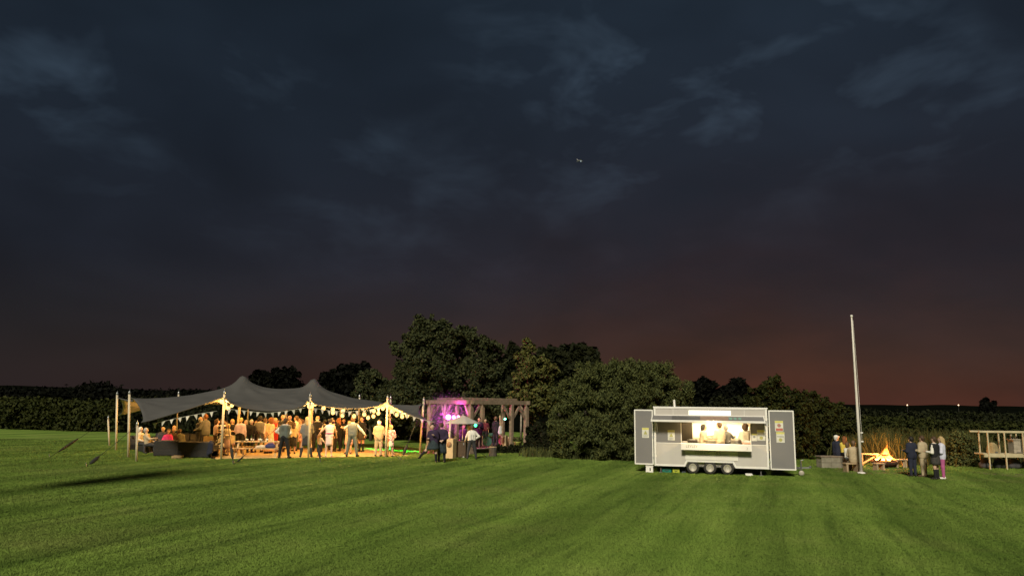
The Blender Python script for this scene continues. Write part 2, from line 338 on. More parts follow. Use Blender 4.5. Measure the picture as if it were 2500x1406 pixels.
def leaves(cent, rad, count, size, up=0.35, long=1.7, shell=0.55, seed=0, droop=0.0, spray=False):
    """leaf sized faces spread through a set of ragged clumps (cent (k,3), rad (k,3))"""
    r = np.random.default_rng(seed); k = len(cent); vol = rad.prod(1)**(2/3); idx = r.choice(k, count, p=vol/vol.sum())
    d = r.normal(size=(count, 3)); d /= np.linalg.norm(d, axis=1, keepdims=True)
    rr = np.where(r.random(count) < shell, r.uniform(0.45, 1.2, count), np.minimum(np.abs(r.normal(scale=0.7, size=count)), 1.25))
    p = cent[idx]+d*rad[idx]*rr[:, None]
    nrm = 0.6*d+r.normal(scale=0.8, size=(count, 3)); nrm[:, 2] += up; nrm /= np.linalg.norm(nrm, axis=1, keepdims=True)
    t = r.normal(size=(count, 3))*(0.45 if spray else 1.0)+(d*0.8 if spray else 0.0); t[:, 2] -= droop; t -= nrm*(t*nrm).sum(1, keepdims=True); t /= np.linalg.norm(t, axis=1, keepdims=True); bt = np.cross(nrm, t)
    s = size*r.uniform(0.6, 1.4, count)[:, None]
    fold = nrm*s*0.18
    v = np.stack([p-t*s*long*0.5, p+bt*s*0.5+fold, p+t*s*long*0.5, p-bt*s*0.5+fold], 1).reshape(-1, 3)
    b = np.arange(count)*4
    return v, np.stack([b, b+1, b+2, b+3], -1)
def clumps(ells, per, rel, seed):
    """ragged clumps over a list of ellipsoids (cx,cy,cz,rx,ry,rz)"""
    r = np.random.default_rng(seed); cs = []; rs = []
    for (cx, cy, cz, rx, ry, rz) in ells:
        n = per; d = r.normal(size=(n, 3)); d /= np.linalg.norm(d, axis=1, keepdims=True); q = r.uniform(0.45, 1.0, n)[:, None]
        R = np.array([rx, ry, rz]); cs.append(np.array([cx, cy, cz])+d*R*q); w = rel*np.cbrt(rx*ry*rz)*r.uniform(0.55, 1.35, (n, 1)); rs.append(np.concatenate([w, w, w*r.uniform(0.7, 1.2, (n, 1))], 1))
    return np.concatenate(cs), np.concatenate(rs)
SEED = [100]
def limbs(mb, base, tips, r0, r):
    for tp in tips:
        tp = Vector(tp); b = Vector(base); m1 = b.lerp(tp, 0.45)+Vector((r.uniform(-.3, .3), r.uniform(-.3, .3), 0.25*(tp-b).length*0.3))
        mb.tube([b, m1, tp], r0, n=6, r2=r0*0.25)
def tree(name, label, loc, ells, count, size, mat, trunk_h, trunk_r, per=26, rel=0.34, group=None, bark=None, stems=1, cat='tree', up=0.35, long=1.7, droop=0.0, lean=0.0, spray=False):
    SEED[0] += 1; r = random.Random(SEED[0]); t = thing(name, label, cat, loc, 0, group)
    cc, rr = clumps(ells, per, rel, SEED[0]); keep = cc[:, 2] > 0.25; cc, rr = cc[keep], rr[keep]
    v, f = leaves(cc, rr, count, size, seed=SEED[0], up=up, long=long, droop=droop, spray=spray)
    v[:, 2] = np.maximum(v[:, 2], 0.03)
    mesh_obj('crown', v, f, mat, t)
    mb = MB()
    for s in range(stems):
        ox = (s-(stems-1)/2)*trunk_r*3.0; top = Vector((ox*2.2+r.uniform(-.2, .2)+lean, r.uniform(-.2, .2), trunk_h))
        mb.tube([(ox, 0, -0.05), (ox*1.3+r.uniform(-.06, .06)+lean*0.3, 0.03, trunk_h*0.5), top], [trunk_r, trunk_r*0.78, trunk_r*0.5], n=9)
        for e in r.sample(ells, min(len(ells), 5)): limbs(mb, (top.x, top.y, trunk_h*r.uniform(0.55, 0.98)), [(e[0]+r.uniform(-.5, .5)*e[3], e[1]+r.uniform(-.4, .4)*e[4], e[2]+0.45*e[5])], trunk_r*0.42, r)
    mb.build('trunk', bark or MBARK, t, smooth=True)
    return t
def hgt(px, py, Y): return at(px, py, Y).z
def crown_from_pixels(Y, base, blobs, depth=0.8):
    """blobs: (px, py, half width px, half height px, dy) on the photograph, set at their own distance Y+dy"""
    out = []
    for (px, py, hw, hh, dy) in blobs:
        p = at(px, py, Y+dy); k = (Y+dy)/FPX*1.01; out.append((p.x-base.x, p.y-base.y, p.z, hw*k, hw*k*depth, hh*k))
    return out
def ptree(name, label, Y, bx, blobs, count, size, mat, trunk_h, trunk_r, **kw):
    b = at(bx, 990, Y); b.z = 0; return tree(name, label, b, crown_from_pixels(Y, b, blobs, kw.pop('depth', 0.8)), count, size, mat, trunk_h, trunk_r, **kw)
# the tall many-lobed tree behind the bandstand
ptree('tall_tree', 'tallest broad many-lobed tree behind the timber bandstand', 54, 1105,
      [(1050, 815, 55, 42, 0), (1085, 840, 60, 50, -1), (1010, 860, 52, 50, 0.5), (1130, 830, 38, 34, 1), (1165, 870, 55, 52, 0), (1205, 880, 34, 44, 1), (1060, 905, 90, 55, -1.5), (1150, 935, 82, 55, -1), (1000, 930, 50, 50, 0), (1205, 950, 40, 50, 0), (1050, 985, 100, 60, -1), (1170, 1000, 90, 60, -1)],
      95000, 0.135, LM['tree'], 4.2, 0.28, stems=3, per=70, rel=0.20)
ptree('round_shrub_tree', 'low rounded olive tree between tent canopy and tall tree', 56, 915,
      [(910, 935, 38, 36, 0), (945, 955, 40, 42, 0.5), (890, 975, 30, 40, 0), (930, 1000, 60, 50, 0)], 28000, 0.135, LM['tree'], 2.2, 0.13, stems=2, per=60, rel=0.22)
ptree('birch_tree', 'slender yellow-green birch with pale stem between tall tree and willow', 47, 1272,
      [(1288, 850, 20, 22, 0), (1280, 885, 26, 32, 0), (1310, 895, 30, 30, 0.4), (1335, 905, 24, 26, 0.6), (1275, 930, 30, 36, -0.2), (1310, 940, 40, 34, 0.3), (1290, 985, 48, 40, 0), (1330, 985, 34, 40, 0.5)], 20000, 0.13, LM['birch'], 4.6, 0.07, per=20, rel=0.30, bark=MBIRCH, droop=0.6)
for i, (nm, lb, Y, bx, bl, cnt) in enumerate([
    ('dark_tree', 'black silhouetted tree just left of the birch top', 74, 1250, [(1252, 868, 18, 30, 0), (1245, 905, 24, 40, 0), (1262, 935, 30, 40, 0)], 5000),
    ('dark_tree', 'widest black silhouetted tree right of the birch top', 76, 1365, [(1345, 870, 32, 26, 0), (1380, 862, 26, 24, 0), (1370, 900, 50, 34, 0), (1330, 930, 40, 40, 0)], 8000),
    ('dark_tree', 'black silhouetted tree just above the willow', 75, 1430, [(1425, 868, 26, 20, 0), (1445, 880, 18, 26, 0), (1420, 905, 40, 34, 0)], 6000),
    ('dark_tree', 'black silhouetted tree beyond trailer roof, next to the willow', 80, 1722, [(1718, 945, 26, 22, 0), (1700, 970, 30, 30, 0), (1740, 980, 30, 34, 0)], 6000),
    ('dark_tree', 'black silhouetted tree beyond trailer roof, second from the willow', 82, 1800, [(1798, 948, 20, 20, 0), (1775, 975, 34, 30, 0), (1815, 985, 30, 30, 0)], 6000),
    ('dark_tree', 'black silhouetted trees above the tent between both canopy peaks', 92, 665, [(640, 925, 26, 16, 0), (680, 920, 26, 18, 0), (708, 918, 20, 18, 0), (665, 950, 60, 26, 0)], 7000),
    ('dark_tree', 'black silhouetted tree above the tent right of its right-hand peak', 90, 845, [(805, 925, 26, 18, 0), (850, 908, 26, 20, 0), (885, 905, 18, 18, 0), (845, 945, 60, 34, 0)], 8000)]):
    ptree(nm, lb, Y, bx, bl, cnt, 0.42, LM['dark'] if Y < 78 else LM['far'], 3.0, 0.2, group='dark trees beyond the garden', per=22, rel=0.36)  # farther trees get the darker leaves in place of light falloff
ptree('willow_shrub', 'huge dense round willow shrub left of the food trailer', 39.5, 1520,
      [(1450, 925, 58, 46, 0), (1400, 965, 60, 50, 0), (1530, 915, 70, 42, 0), (1590, 925, 66, 46, 0.5), (1640, 960, 50, 50, 1), (1382, 1010, 46, 60, 0), (1450, 1000, 80, 70, -0.6), (1540, 990, 90, 70, -0.6), (1620, 1020, 70, 70, 0.6), (1400, 1065, 56, 50, -0.4), (1480, 1070, 80, 50, -0.8), (1580, 1070, 80, 50, 0), (1362, 1062, 28, 48, 0)],
      170000, 0.048, LM['bush'], 2.4, 0.16, stems=4, per=80, rel=0.20, long=3.4, up=0.3, droop=-0.9, spray=True)
ptree('bramble_bush', 'dark low bramble beside the right-hand bandstand post', 45, 1325, [(1310, 1060, 26, 34, 0), (1335, 1085, 26, 26, -0.5), (1300, 1095, 26, 16, -0.6)], 5000, 0.16, LM['dark'], 0.6, 0.05, cat='bush', per=16)
ptree('screen_bush', 'tall ragged bush directly behind the trailer hitch end', 41, 1900, [(1885, 950, 34, 34, 0), (1860, 990, 50, 50, 0), (1930, 1000, 50, 50, 0), (1890, 1050, 70, 60, 0), (1950, 1060, 50, 50, 0)], 40000, 0.10, LM['hedge'], 1.8, 0.09, stems=3, cat='bush', per=70, rel=0.19, up=0.5, droop=-0.8)
ptree('screen_bush', 'sloping mid-height bush between trailer and flagpole', 44, 2010, [(1975, 985, 34, 26, 0), (2015, 1000, 44, 26, 0), (2000, 1040, 70, 46, 0), (2060, 1040, 50, 40, 0), (2030, 1080, 70, 40, 0)], 34000, 0.10, LM['hedge'], 1.2, 0.07, stems=3, cat='bush', per=60, rel=0.2)
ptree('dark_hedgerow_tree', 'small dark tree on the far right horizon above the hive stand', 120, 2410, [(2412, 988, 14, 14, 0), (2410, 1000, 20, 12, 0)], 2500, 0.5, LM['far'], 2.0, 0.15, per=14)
ptree('background_shrub', 'black shrub filling the gap behind the trailer roof', 52, 1800, [(1720, 1010, 60, 34, 0), (1800, 1005, 60, 34, 0), (1860, 1015, 50, 40, 0), (1760, 1050, 110, 40, 0)], 22000, 0.17, LM['dark'], 1.2, 0.08, cat='bush', per=26)
def leafy(name, label, cat, pts, rad, count, size, mat, kind=None, seed=1, up=0.4, long=1.7, droop=0):
    pts = np.array(pts); rad = np.array(rad); v, f = leaves(pts, rad, count, size, seed=seed, up=up, long=long, droop=droop); v[:, 2] = np.maximum(v[:, 2], 0.02)
    return tag(mesh_obj(name, v, f, mat), label, cat, kind=kind)
def band(x0, y0, x1, y1, n, h0, h1, thick, seed):
    r = np.random.default_rng(seed); P = []; R = []
    for i in range(n):
        t = (i+r.random())/n; h = h0+(h1-h0)*t; z = h*r.uniform(0.15, 0.85); w = min(h*0.42, thick)*r.uniform(0.6, 1.3)
        P.append((x0+(x1-x0)*t, y0+(y1-y0)*t+r.normal()*thick*0.4, z)); R.append((w*1.2, w, min(w, (h-z)*0.95+0.15)))
    return P, R
a, b = at(-60, 990, 72), at(330, 990, 66)
P, R = band(a.x, a.y, b.x, b.y, 240, 2.75, 2.55, 1.2, 3)
leafy('field_hedge', 'long clipped green hedge along the lawn left of the tent', 'hedge', P, R, 52000, 0.19, LM['hedge'])
a, b = at(330, 990, 66), at(1060, 990, 58)
P, R = band(a.x, a.y, b.x, b.y, 240, 2.9, 2.6, 1.3, 5)
leafy('back_hedge', 'dark hedge closing the view behind the open tent', 'hedge', P, R, 34000, 0.20, LM['dark'], seed=2)
a, b = at(1900, 990, 52), at(2620, 990, 50)
P, R = band(a.x, a.y, b.x, b.y, 300, 2.2, 1.75, 1.5, 7)
leafy('scrub_bank', 'wide dark bramble bank behind the fire and hives', 'undergrowth', P, R, 70000, 0.13, LM['hedge'], kind='stuff', seed=3)
a, b = at(1960, 990, 66), at(2660, 990, 62)
P, R = band(a.x, a.y, b.x, b.y, 260, 2.6, 2.35, 2.0, 8)
leafy('far_scrub', 'darker scrub line under the right horizon', 'undergrowth', P, R, 42000, 0.17, LM['dark'], kind='stuff', seed=4)
P, R = [], []
r_ = np.random.default_rng(11)
for (px0, px1, Y, top) in ((-80, 560, 170, 948), (-60, 170, 160, 942), (205, 275, 150, 926), (330, 540, 140, 945)):
    for i in range(120):
        px = px0+(px1-px0)*r_.random(); tp = top+10*r_.random()+ (12*abs((px-240)/35)**1.5 if top == 926 else 0); p = at(px, tp, Y+r_.normal()*6); w = r_.uniform(1.2, 2.4); z = p.z-w-r_.random()*3
        P.append((p.x, p.y, max(z, 0.5))); R.append((w*1.5, w, w))
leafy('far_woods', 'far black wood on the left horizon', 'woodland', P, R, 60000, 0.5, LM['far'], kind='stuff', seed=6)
# tall rough grass round the fire and the hives
def reeds(name, label, n, spots, hmin, hmax, mat, seed):
    r = np.random.default_rng(seed); k = len(spots); idx = r.integers(0, k, n); s = np.array(spots)
    base = s[idx][:, :2]+r.normal(size=(n, 2))*s[idx][:, 2:4]; h = r.uniform(hmin, hmax, n)*s[idx][:, 4]; a = r.uniform(0, 6.28, n); w = r.uniform(0.012, 0.03, n); l = r.normal(size=(n, 2))*0.22*h[:, None]
    z0 = np.zeros(n)
    p0 = np.stack([base[:, 0]-w*np.cos(a), base[:, 1]-w*np.sin(a), z0], 1); p1 = np.stack([base[:, 0]+w*np.cos(a), base[:, 1]+w*np.sin(a), z0], 1)
    m = np.stack([base[:, 0]+l[:, 0]*0.35, base[:, 1]+l[:, 1]*0.35, h*0.6], 1); wv = np.stack([w*np.cos(a), w*np.sin(a), z0], 1); t = np.stack([base[:, 0]+l[:, 0], base[:, 1]+l[:, 1], h], 1)
    v = np.stack([p0, p1, m+wv*0.8, m-wv*0.8, t+wv*0.15, t-wv*0.15], 1).reshape(-1, 3); b = np.arange(n)*6
    f = np.concatenate([np.stack([b, b+1, b+2, b+3], -1), np.stack([b+3, b+2, b+4, b+5], -1)])
    return tag(mesh_obj(name, v, f, mat), label, 'grass', kind='stuff')
sp = []
for px in range(2090, 2400, 12):
    p = at(px, 990, 39.5); sp.append((p.x, p.y+random.uniform(-1, 2.5), 0.35, 0.7, random.uniform(0.8, 1.25)))
reeds('tall_grass', 'tall pale rough grass standing behind the bonfire', 9000, sp, 0.6, 1.6, LM['reed'], 4)
sp = []
for px in range(2330, 2520, 10):
    p = at(px, 990, 38.6); sp.append((p.x, p.y+random.uniform(-0.3, 1.6), 0.3, 0.4, random.uniform(0.7, 1.2)))
reeds('tall_grass', 'rough weeds growing around the hive stand', 4200, sp, 0.4, 1.25, LM['reed'], 5)
sp = []
for px in range(1290, 1560, 10):
    p = G(px, 1122 if px > 1400 else 1116); sp.append((p.x, p.y+random.uniform(0, 0.8), 0.25, 0.3, random.uniform(0.6, 1.2)))
reeds('tall_grass', 'unmown grass fringe along the foot of the willow', 3800, sp, 0.15, 0.5, LM['bush'], 6)
# slim tree standing outside the view: its long shadow crosses the lawn on the left
tree('slim_tree', 'slim tree just outside the view casting the long lawn shadow', (-15.9, 18.6, 0), [(0, 0, 5.2, .75, .75, 1.2), (.1, 0, 6.8, 1.0, 1.0, 1.4), (0, .1, 8.3, .7, .7, 1.1)], 11000, 0.14, LM['tree'], 6.0, 0.15, per=26, rel=0.36)
P, R = [], []
for (px, py, w, h) in ((2345, 1085, 26, 26), (2360, 1110, 24, 26), (2335, 1125, 22, 18), (2200, 1075, 30, 24), (2150, 1085, 30, 22)):
    p = at(px, py, 37.5); P.append(tuple(p)); R.append((w*0.021, w*0.02, h*0.021))
leafy('low_bush', 'leafy green weeds between the kilted guest and hive stand', 'bush', P[:3], R[:3], 5200, 0.08, LM['bush'], seed=8)
# ================================================================ stretch tent
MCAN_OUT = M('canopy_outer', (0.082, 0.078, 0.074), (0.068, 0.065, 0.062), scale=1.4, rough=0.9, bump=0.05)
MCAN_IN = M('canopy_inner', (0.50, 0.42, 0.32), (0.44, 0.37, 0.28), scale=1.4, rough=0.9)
MPOLE = M('pole_wood', (0.62, 0.53, 0.38), (0.48, 0.40, 0.28), scale=4, rough=0.8, stretch=(3, 3, 0.5))
MSTEEL = M('steel', (0.55, 0.55, 0.55), rough=0.35, metal=0.9)
MROPE = M('dark_rope', (0.03, 0.03, 0.028), rough=0.9)
def PB(px, py): p = G(px, py); return Vector((p.x, p.y, 0))
FLp, A, B, Cc = PB(333, 1127), PB(540, 1121), PB(753, 1118.5), PB(941.5, 1116)
D_, L1, L2, BLp = PB(1025, 1108), PB(313, 1117), PB(283, 1099.5), PB(267, 1089)
def top(px, py, base): return at(px, py, base.y)
# canopy outline, going round: (xy, z)
def pt(px, py, Y): q = at(px, py, Y); return (q.x, q.y, q.z)
FLc = pt(345, 1031, 33.6); At = tuple(top(547.5, 968, A)); Bt = tuple(top(757, 975, B)); Ct = tuple(top(946, 979, Cc))
RC = pt(1066, 1029, 38.6); Dt = tuple(top(1034, 984, D_)); L1t = tuple(top(316, 968, L1)); L2t = tuple(top(286, 969, L2))
BLc = pt(290, 1012, 43.2)
E_ = at(953, 990, 44.5); F_ = at(877, 990, 47.5); H_ = at(606, 990, 47.8); I_ = at(434, 990, 46.0); J_ = at(700, 990, 48.2); K_ = at(832, 990, 48.0)
Et = (E_.x, E_.y, 2.85); Ft = (F_.x, F_.y, 2.95); Ht = (H_.x, H_.y, 2.9); It = (I_.x, I_.y, 3.0); Jt = (J_.x, J_.y, 2.9)
# edges as polylines with sag between the poles
def sagged(p, q, n, sag, inset=0.0, c=None):
    out = []
    for i in range(n):
        t = i/n; w = [p[k]+(q[k]-p[k])*t for k in range(3)]; s = (4*t*(1-t))**0.52; w[2] -= sag*s
        if c is not None:
            w[0] += (c[0]-w[0])*inset*s; w[1] += (c[1]-w[1])*inset*s
        out.append(w)
    return out
cen = (-12.5, 41.0)
front = sagged(FLc, At, 14, 0.03, 0.02, cen)+sagged(At, Bt, 20, 0.62, 0.03, cen)+sagged(Bt, Ct, 18, 0.42, 0.03, cen)+sagged(Ct, RC, 12, 0.10, 0.04, cen)+[list(RC)]
back = sagged(BLc, It, 12, 0.1, 0.02, cen)+sagged(It, Ht, 18, 0.4, 0.02, cen)+sagged(Ht, Jt, 12, 0.3, 0.02, cen)+sagged(Jt, Ft, 12, 0.35, 0.02, cen)+sagged(Ft, Et, 10, 0.4, 0.02, cen)+[list(Et)]
left = sagged(FLc, L1t, 14, -0.02, 0.03, cen)+sagged(L1t, L2t, 16, 0.22, 0.05, cen)+sagged(L2t, BLc, 12, 0.0, 0.03, cen)+[list(BLc)]
right = sagged(RC, Dt, 20, 0.12, 0.06, cen)+sagged(Dt, Et, 24, 0.35, 0.04, cen)+[list(Et)]
def resample(poly, n):
    a = np.array(poly); d = np.concatenate([[0], np.cumsum(np.linalg.norm(np.diff(a, axis=0), axis=1))]); d /= d[-1]; t = np.linspace(0, 1, n)
    return np.stack([np.interp(t, d, a[:, k]) for k in range(3)], 1)
NU, NV = 97, 73
fr, bk, lf, rt = resample(front, NU), resample(back, NU), resample(left, NV), resample(right, NV)
U = np.linspace(0, 1, NU)[:, None, None]; V = np.linspace(0, 1, NV)[None, :, None]
S = (1-V)*fr[:, None]+V*bk[:, None]+(1-U)*lf[None]+U*rt[None]-((1-U)*(1-V)*fr[0]+U*(1-V)*fr[-1]+(1-U)*V*bk[0]+U*V*bk[-1])
PK1 = at(592, 918, 41.0); PK2 = at(768, 925, 42.2)
fixed = np.zeros((NU, NV), bool); fixed[0] = fixed[-1] = True; fixed[:, 0] = fixed[:, -1] = True
for pk in (PK1, PK2):
    d = (S[..., 0]-pk.x)**2+(S[..., 1]-pk.y)**2; i, j = np.unravel_index(d.argmin(), d.shape); S[i, j] = (pk.x, pk.y, pk.z+0.02); fixed[i, j] = True
    for di, dj in ((1, 0), (-1, 0), (0, 1), (0, -1)): S[i+di, j+dj, 2] = pk.z-0.06; fixed[i+di, j+dj] = True
Z = S[..., 2].copy()
for it in range(900):
    n = 0.25*(np.roll(Z, 1, 0)+np.roll(Z, -1, 0)+np.roll(Z, 1, 1)+np.roll(Z, -1, 1)); Z = np.where(fixed, Z, Z+1.0*(n-Z))
S[..., 2] = Z+np.where(fixed, 0, 0.012*np.sin(S[..., 0]*3.1+S[..., 1]*1.7)*np.sin(S[..., 1]*2.3))
for w_ in (At, Bt, Ct, Dt, L1t, L2t, tuple(PK1), tuple(PK2)):   # tension wrinkles fanning out of every pole
    dx, dy = S[..., 0]-w_[0], S[..., 1]-w_[1]; rr_ = np.hypot(dx, dy); S[..., 2] += np.where(fixed, 0, 0.035*np.sin(np.arctan2(dy, dx)*11+w_[0])*np.exp(-((rr_-1.2)/1.1)**2))
tent = thing('stretch_tent', 'large dark grey stretch tent with two peaks over the party', 'tent', (0, 0, 0))
idx = np.arange(NU*NV).reshape(NU, NV); q = np.stack([idx[:-1, :-1], idx[1:, :-1], idx[1:, 1:], idx[:-1, 1:]], -1).reshape(-1, 4)
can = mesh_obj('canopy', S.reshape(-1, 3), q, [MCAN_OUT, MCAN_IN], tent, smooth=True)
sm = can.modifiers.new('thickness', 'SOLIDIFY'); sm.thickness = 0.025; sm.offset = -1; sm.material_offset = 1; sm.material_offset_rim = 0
MB().tube([tuple(p) for p in fr], 0.028, n=6).build('edge_hem', MCAN_OUT, can)
def pole(base, tp, r=0.05, cap=True, over=0.12):
    b = Vector(base); t = Vector(tp); d = (t-b).normalized(); o = MB().tube([b, t+d*over], r, n=10).build('pole', MPOLE, tent, smooth=True)
    if cap: MB().lathe([(r*1.15, 0), (r*1.2, 0.09), (r*0.7, 0.14), (0.012, 0.16), (0.012, 0.24)], c=tuple(t+d*over), n=10).build('pole_cap', MSTEEL, o)
    return o
for b, t in ((A, At), (B, Bt), (Cc, Ct), (L1, L1t), (L2, L2t)): pole(b, t, 0.055)
pole(D_, Dt, 0.055); pole(FLp, top(335, 1038, FLp), 0.05, over=0.0); pole(BLp, top(264, 1022, BLp), 0.05, over=0.0)
for bp, t in ((E_, Et), (F_, Ft), (H_, Ht), (I_, It), (J_, Jt)): pole((bp.x, bp.y+0.15, 0), t, 0.05, over=0.15)
pole((K_.x, K_.y, 0), (K_.x, K_.y, 2.5), 0.05, cap=False, over=0)
for pk in (PK1, PK2): pole((pk.x-0.1, pk.y, 0), (pk.x, pk.y, pk.z-0.1), 0.065, cap=False, over=0.0)
# guy ropes with padded ratchets
def guy(label, p, stake, sleeve0, sleeve1, w=0.05):
    p, s_ = Vector(p), Vector(stake); g = thing('guy_rope', label, 'rope', s_, 0, 'tent guy ropes'); L = p-s_
    MB().tube([(0, 0, 0.02), tuple(L*0.5-Vector((0, 0, 0.02))), tuple(L)], 0.011, n=5).build('rope', MROPE, g)
    a_, b_ = L*sleeve0, L*sleeve1
    MB().tube([tuple(a_), tuple(a_.lerp(b_, 0.2)), tuple(a_.lerp(b_, 0.75)), tuple(b_)], [w*0.5, w, w*1.15, w*0.6], n=7).build('ratchet_cover', MROPE, g)
    MB().tube([(0.02, 0, -0.1), (-0.05, -0.02, 0.16)], 0.016, n=6).build('stake', MSTEEL, g)
guy('guy rope with black ratchet sleeve leftmost, tied to outermost stub pole', top(264, 1022, BLp), PB(122, 1116), 0.13, 0.42, 0.06)
guy('guy rope with black ratchet sleeve from the front left stub pole', top(335, 1038, FLp), PB(212, 1138), 0.06, 0.22, 0.07)
guy('guy rope with bulky black sleeve dropping from the first lit front pole', At, PB(570, 1133), 0.08, 0.24, 0.065)
guy('guy rope slanting right from the peg by the picnic table', Bt, PB(573, 1132), 0.03, 0.10, 0.035)
guy('guy rope with black sleeve in front of the middle lit pole', Bt, PB(783, 1128), 0.05, 0.26, 0.055)
guy('guy rope with black sleeve beside the floral-jacket guest', Dt, PB(979, 1123), 0.08, 0.24, 0.06)
guy('thin guy rope crossing the beige-suited man', tuple(Vector(Bt).lerp(Vector(Ct), 0.45)-Vector((0, 0, 0.35))), PB(976, 1122), 0.05, 0.07, 0.02)
guy('guy rope across the bandstand from the tent corner', RC, PB(1190, 1117), 0.15, 0.55, 0.02)
# bunting
MFLAG = M('bunting_cloth', (0.66, 0.61, 0.50), (0.60, 0.55, 0.45), scale=3, rough=0.9)
def bunting(label, pts, n):
    P_ = resample([list(p) for p in pts], n*2+1); o = thing('bunting', label, 'bunting', tuple(P_[0]), 0, 'white bunting along the tent edge'); b0 = P_[0]
    MB().tube([tuple(p-b0) for p in P_], 0.008, n=4).build('cord', MFLAG, o)
    for i in range(n):
        a_ = P_[2*i]-b0; c_ = P_[2*i+1]-b0; a2 = a_+(c_-a_)*0.10; c2 = c_+(c_-a_)*0.05; m_ = (a2+c2)/2; tip = m_+np.array([random.uniform(-.05, .05), random.uniform(-.09, .09), -random.uniform(0.21, 0.26)])
        y = np.array([0, 0.006, 0]); v = [a2, c2, tip, a2+y, c2+y, tip+y]
        mesh_obj('pennant', v, [(0, 2, 1), (3, 4, 5), (0, 1, 4, 3), (1, 2, 5, 4), (2, 0, 3, 5)], MFLAG, o)
def edgepts(p, q, sag, n=9, dz=0.0, dy=0.0): return [(w[0], w[1]+dy, w[2]+dz) for w in sagged(p, q, n, sag)]+[(q[0], q[1]+dy, q[2]+dz)]
bunting('white bunting from the left tent corner up to first lit pole', [pt(373, 1034, 34.2), pt(430, 1021, 34.6), pt(480, 1011, 34.8), pt(530, 1003, 35.0)], 8)
bunting('white bunting sagging between first and middle lit poles', [pt(555, 998, 35.3), pt(600, 1003, 35.6), pt(655, 1008, 36.0), pt(700, 1003, 36.2), pt(745, 995, 36.4)], 11)
bunting('white bunting behind the bulbs, middle to right lit pole', [pt(765, 996, 36.6), pt(810, 1003, 37.1), pt(850, 1005, 37.5), pt(900, 1000, 37.9), pt(935, 994, 38.0)], 10)
bunting('white bunting from right lit pole down to tent corner', [pt(955, 1000, 37.9), pt(985, 1008, 38.2), pt(1012, 1018, 38.4), pt(1040, 1026, 38.5), pt(1060, 1030, 38.6)], 6)
# festoon bulbs
MBULB = bpy.data.materials.new('festoon_glass'); MBULB.use_nodes = True; _n = MBULB.node_tree.nodes; _n.clear()   # frosted glass: glows itself and lets its filament's light through
_e = _n.new('ShaderNodeEmission'); _e.inputs[0].default_value = (1.0, 0.56, 0.16, 1); _e.inputs[1].default_value = 4.2; _t = _n.new('ShaderNodeBsdfTransparent'); _m = _n.new('ShaderNodeMixShader'); _m.inputs[0].default_value = 0.5; _o = _n.new('ShaderNodeOutputMaterial')
MBULB.node_tree.links.new(_t.outputs[0], _m.inputs[1]); MBULB.node_tree.links.new(_e.outputs[0], _m.inputs[2]); MBULB.node_tree.links.new(_m.outputs[0], _o.inputs[0])
LBULB = bpy.data.lights.new('filament', 'POINT'); LBULB.energy = 100; LBULB.color = (1.0, 0.54, 0.14); LBULB.shadow_soft_size = 0.045
def festoon(label, pts):
    P_ = [Vector(p) for p in pts]; o = thing('festoon_string', label, 'string lights', P_[0], 0, 'festoon lights in the tent'); b0 = P_[0]
    cab = []
    for i, p in enumerate(P_[:-1]):
        q2 = P_[i+1]; cab += [p-b0+Vector((0, 0, 0.13)), (p+q2)/2-b0+Vector((0, 0, 0.09))]
    cab.append(P_[-1]-b0+Vector((0, 0, 0.13)))
    MB().tube([tuple(c) for c in cab], 0.008, n=4).build('cable', MROPE, o)
    for p in P_:
        c = p-b0; h = MB().lathe([(0.022, 0.06), (0.024, 0.13)], c=tuple(c), n=6).build('lamp_holder', MROPE, o)
        b = blob(MB(), (0, 0, 0), (0.095, 0.095, 0.105), ICO2).build('bulb', MBULB, o, smooth=True); b.location = c
        fl = bpy.data.objects.new('filament', LBULB); C.objects.link(fl); fl.parent = o; fl.location = c
def under(l):  # spots just below the canopy for the added, unseen bulbs
    out = []
    for x, y in l:
        d = (S[..., 0]-x)**2+(S[..., 1]-y)**2; i, j = np.unravel_index(d.argmin(), d.shape); out.append((x, y, float(S[i, j, 2])-0.30))
    return out
def z3(l, Y): return [pt(800+x/6.39, 930+y/6.39, Y+d) for x, y, d in l]
def z2(l, Y): return [pt(600+x/5.858, 900+y/5.858, Y+d) for x, y, d in l]
def z1(l, Y): return [pt(240+x/5.207, 880+y/5.207, Y+d) for x, y, d in l]
festoon('festoon bulbs clustered under canopy at the first lit pole', z1([(1570, 522, 0), (1612, 556, 0.8), (1618, 592, 1.7), (1652, 604, 2.7), (1697, 570, 3.8)], 35.6)+under([(PK1.x+.6, 39.9), (PK1.x+.3, 40.7), (PK1.x-1.4, 41.4), (PK1.x-3.0, 41.8), (PK1.x-4.6, 41.6)]))  # inner bulbs beyond the cluster are added to light the tent
festoon('festoon bulbs clustered under canopy at the middle lit pole', z2([(835, 507, 2.6), (893, 490, 1.6), (906, 536, 0.7), (942, 537, 1.5), (990, 507, 2.6)], 36.9)+under([(PK2.x-.2, 40.6), (PK2.x-.3, 41.7), (PK2.x-2.0, 42.6), (PK2.x-3.4, 43.0), (PK2.x-2.6, 44.4), (PK2.x-.6, 44.8)]))  # inner bulbs past the pole cluster are added, for even tent light
festoon('added unseen festoon bulbs over the lounge sofas', under([(-16.4, 38.0), (-17.6, 38.8), (-18.8, 40.0), (-19.6, 41.4), (-17.6, 41.0)]))  # whole string added to brighten the lounge
festoon('added unseen festoon bulbs high between the two tent peaks', under([(PK1.x+1.0, 41.4), (PK1.x+2.0, 41.6), (PK1.x+3.0, 41.8), (PK1.x+2.4, 43.2), (PK1.x+1.2, 43.4), (PK1.x+1.8, 39.8)]))  # whole string added to brighten the middle of the tent
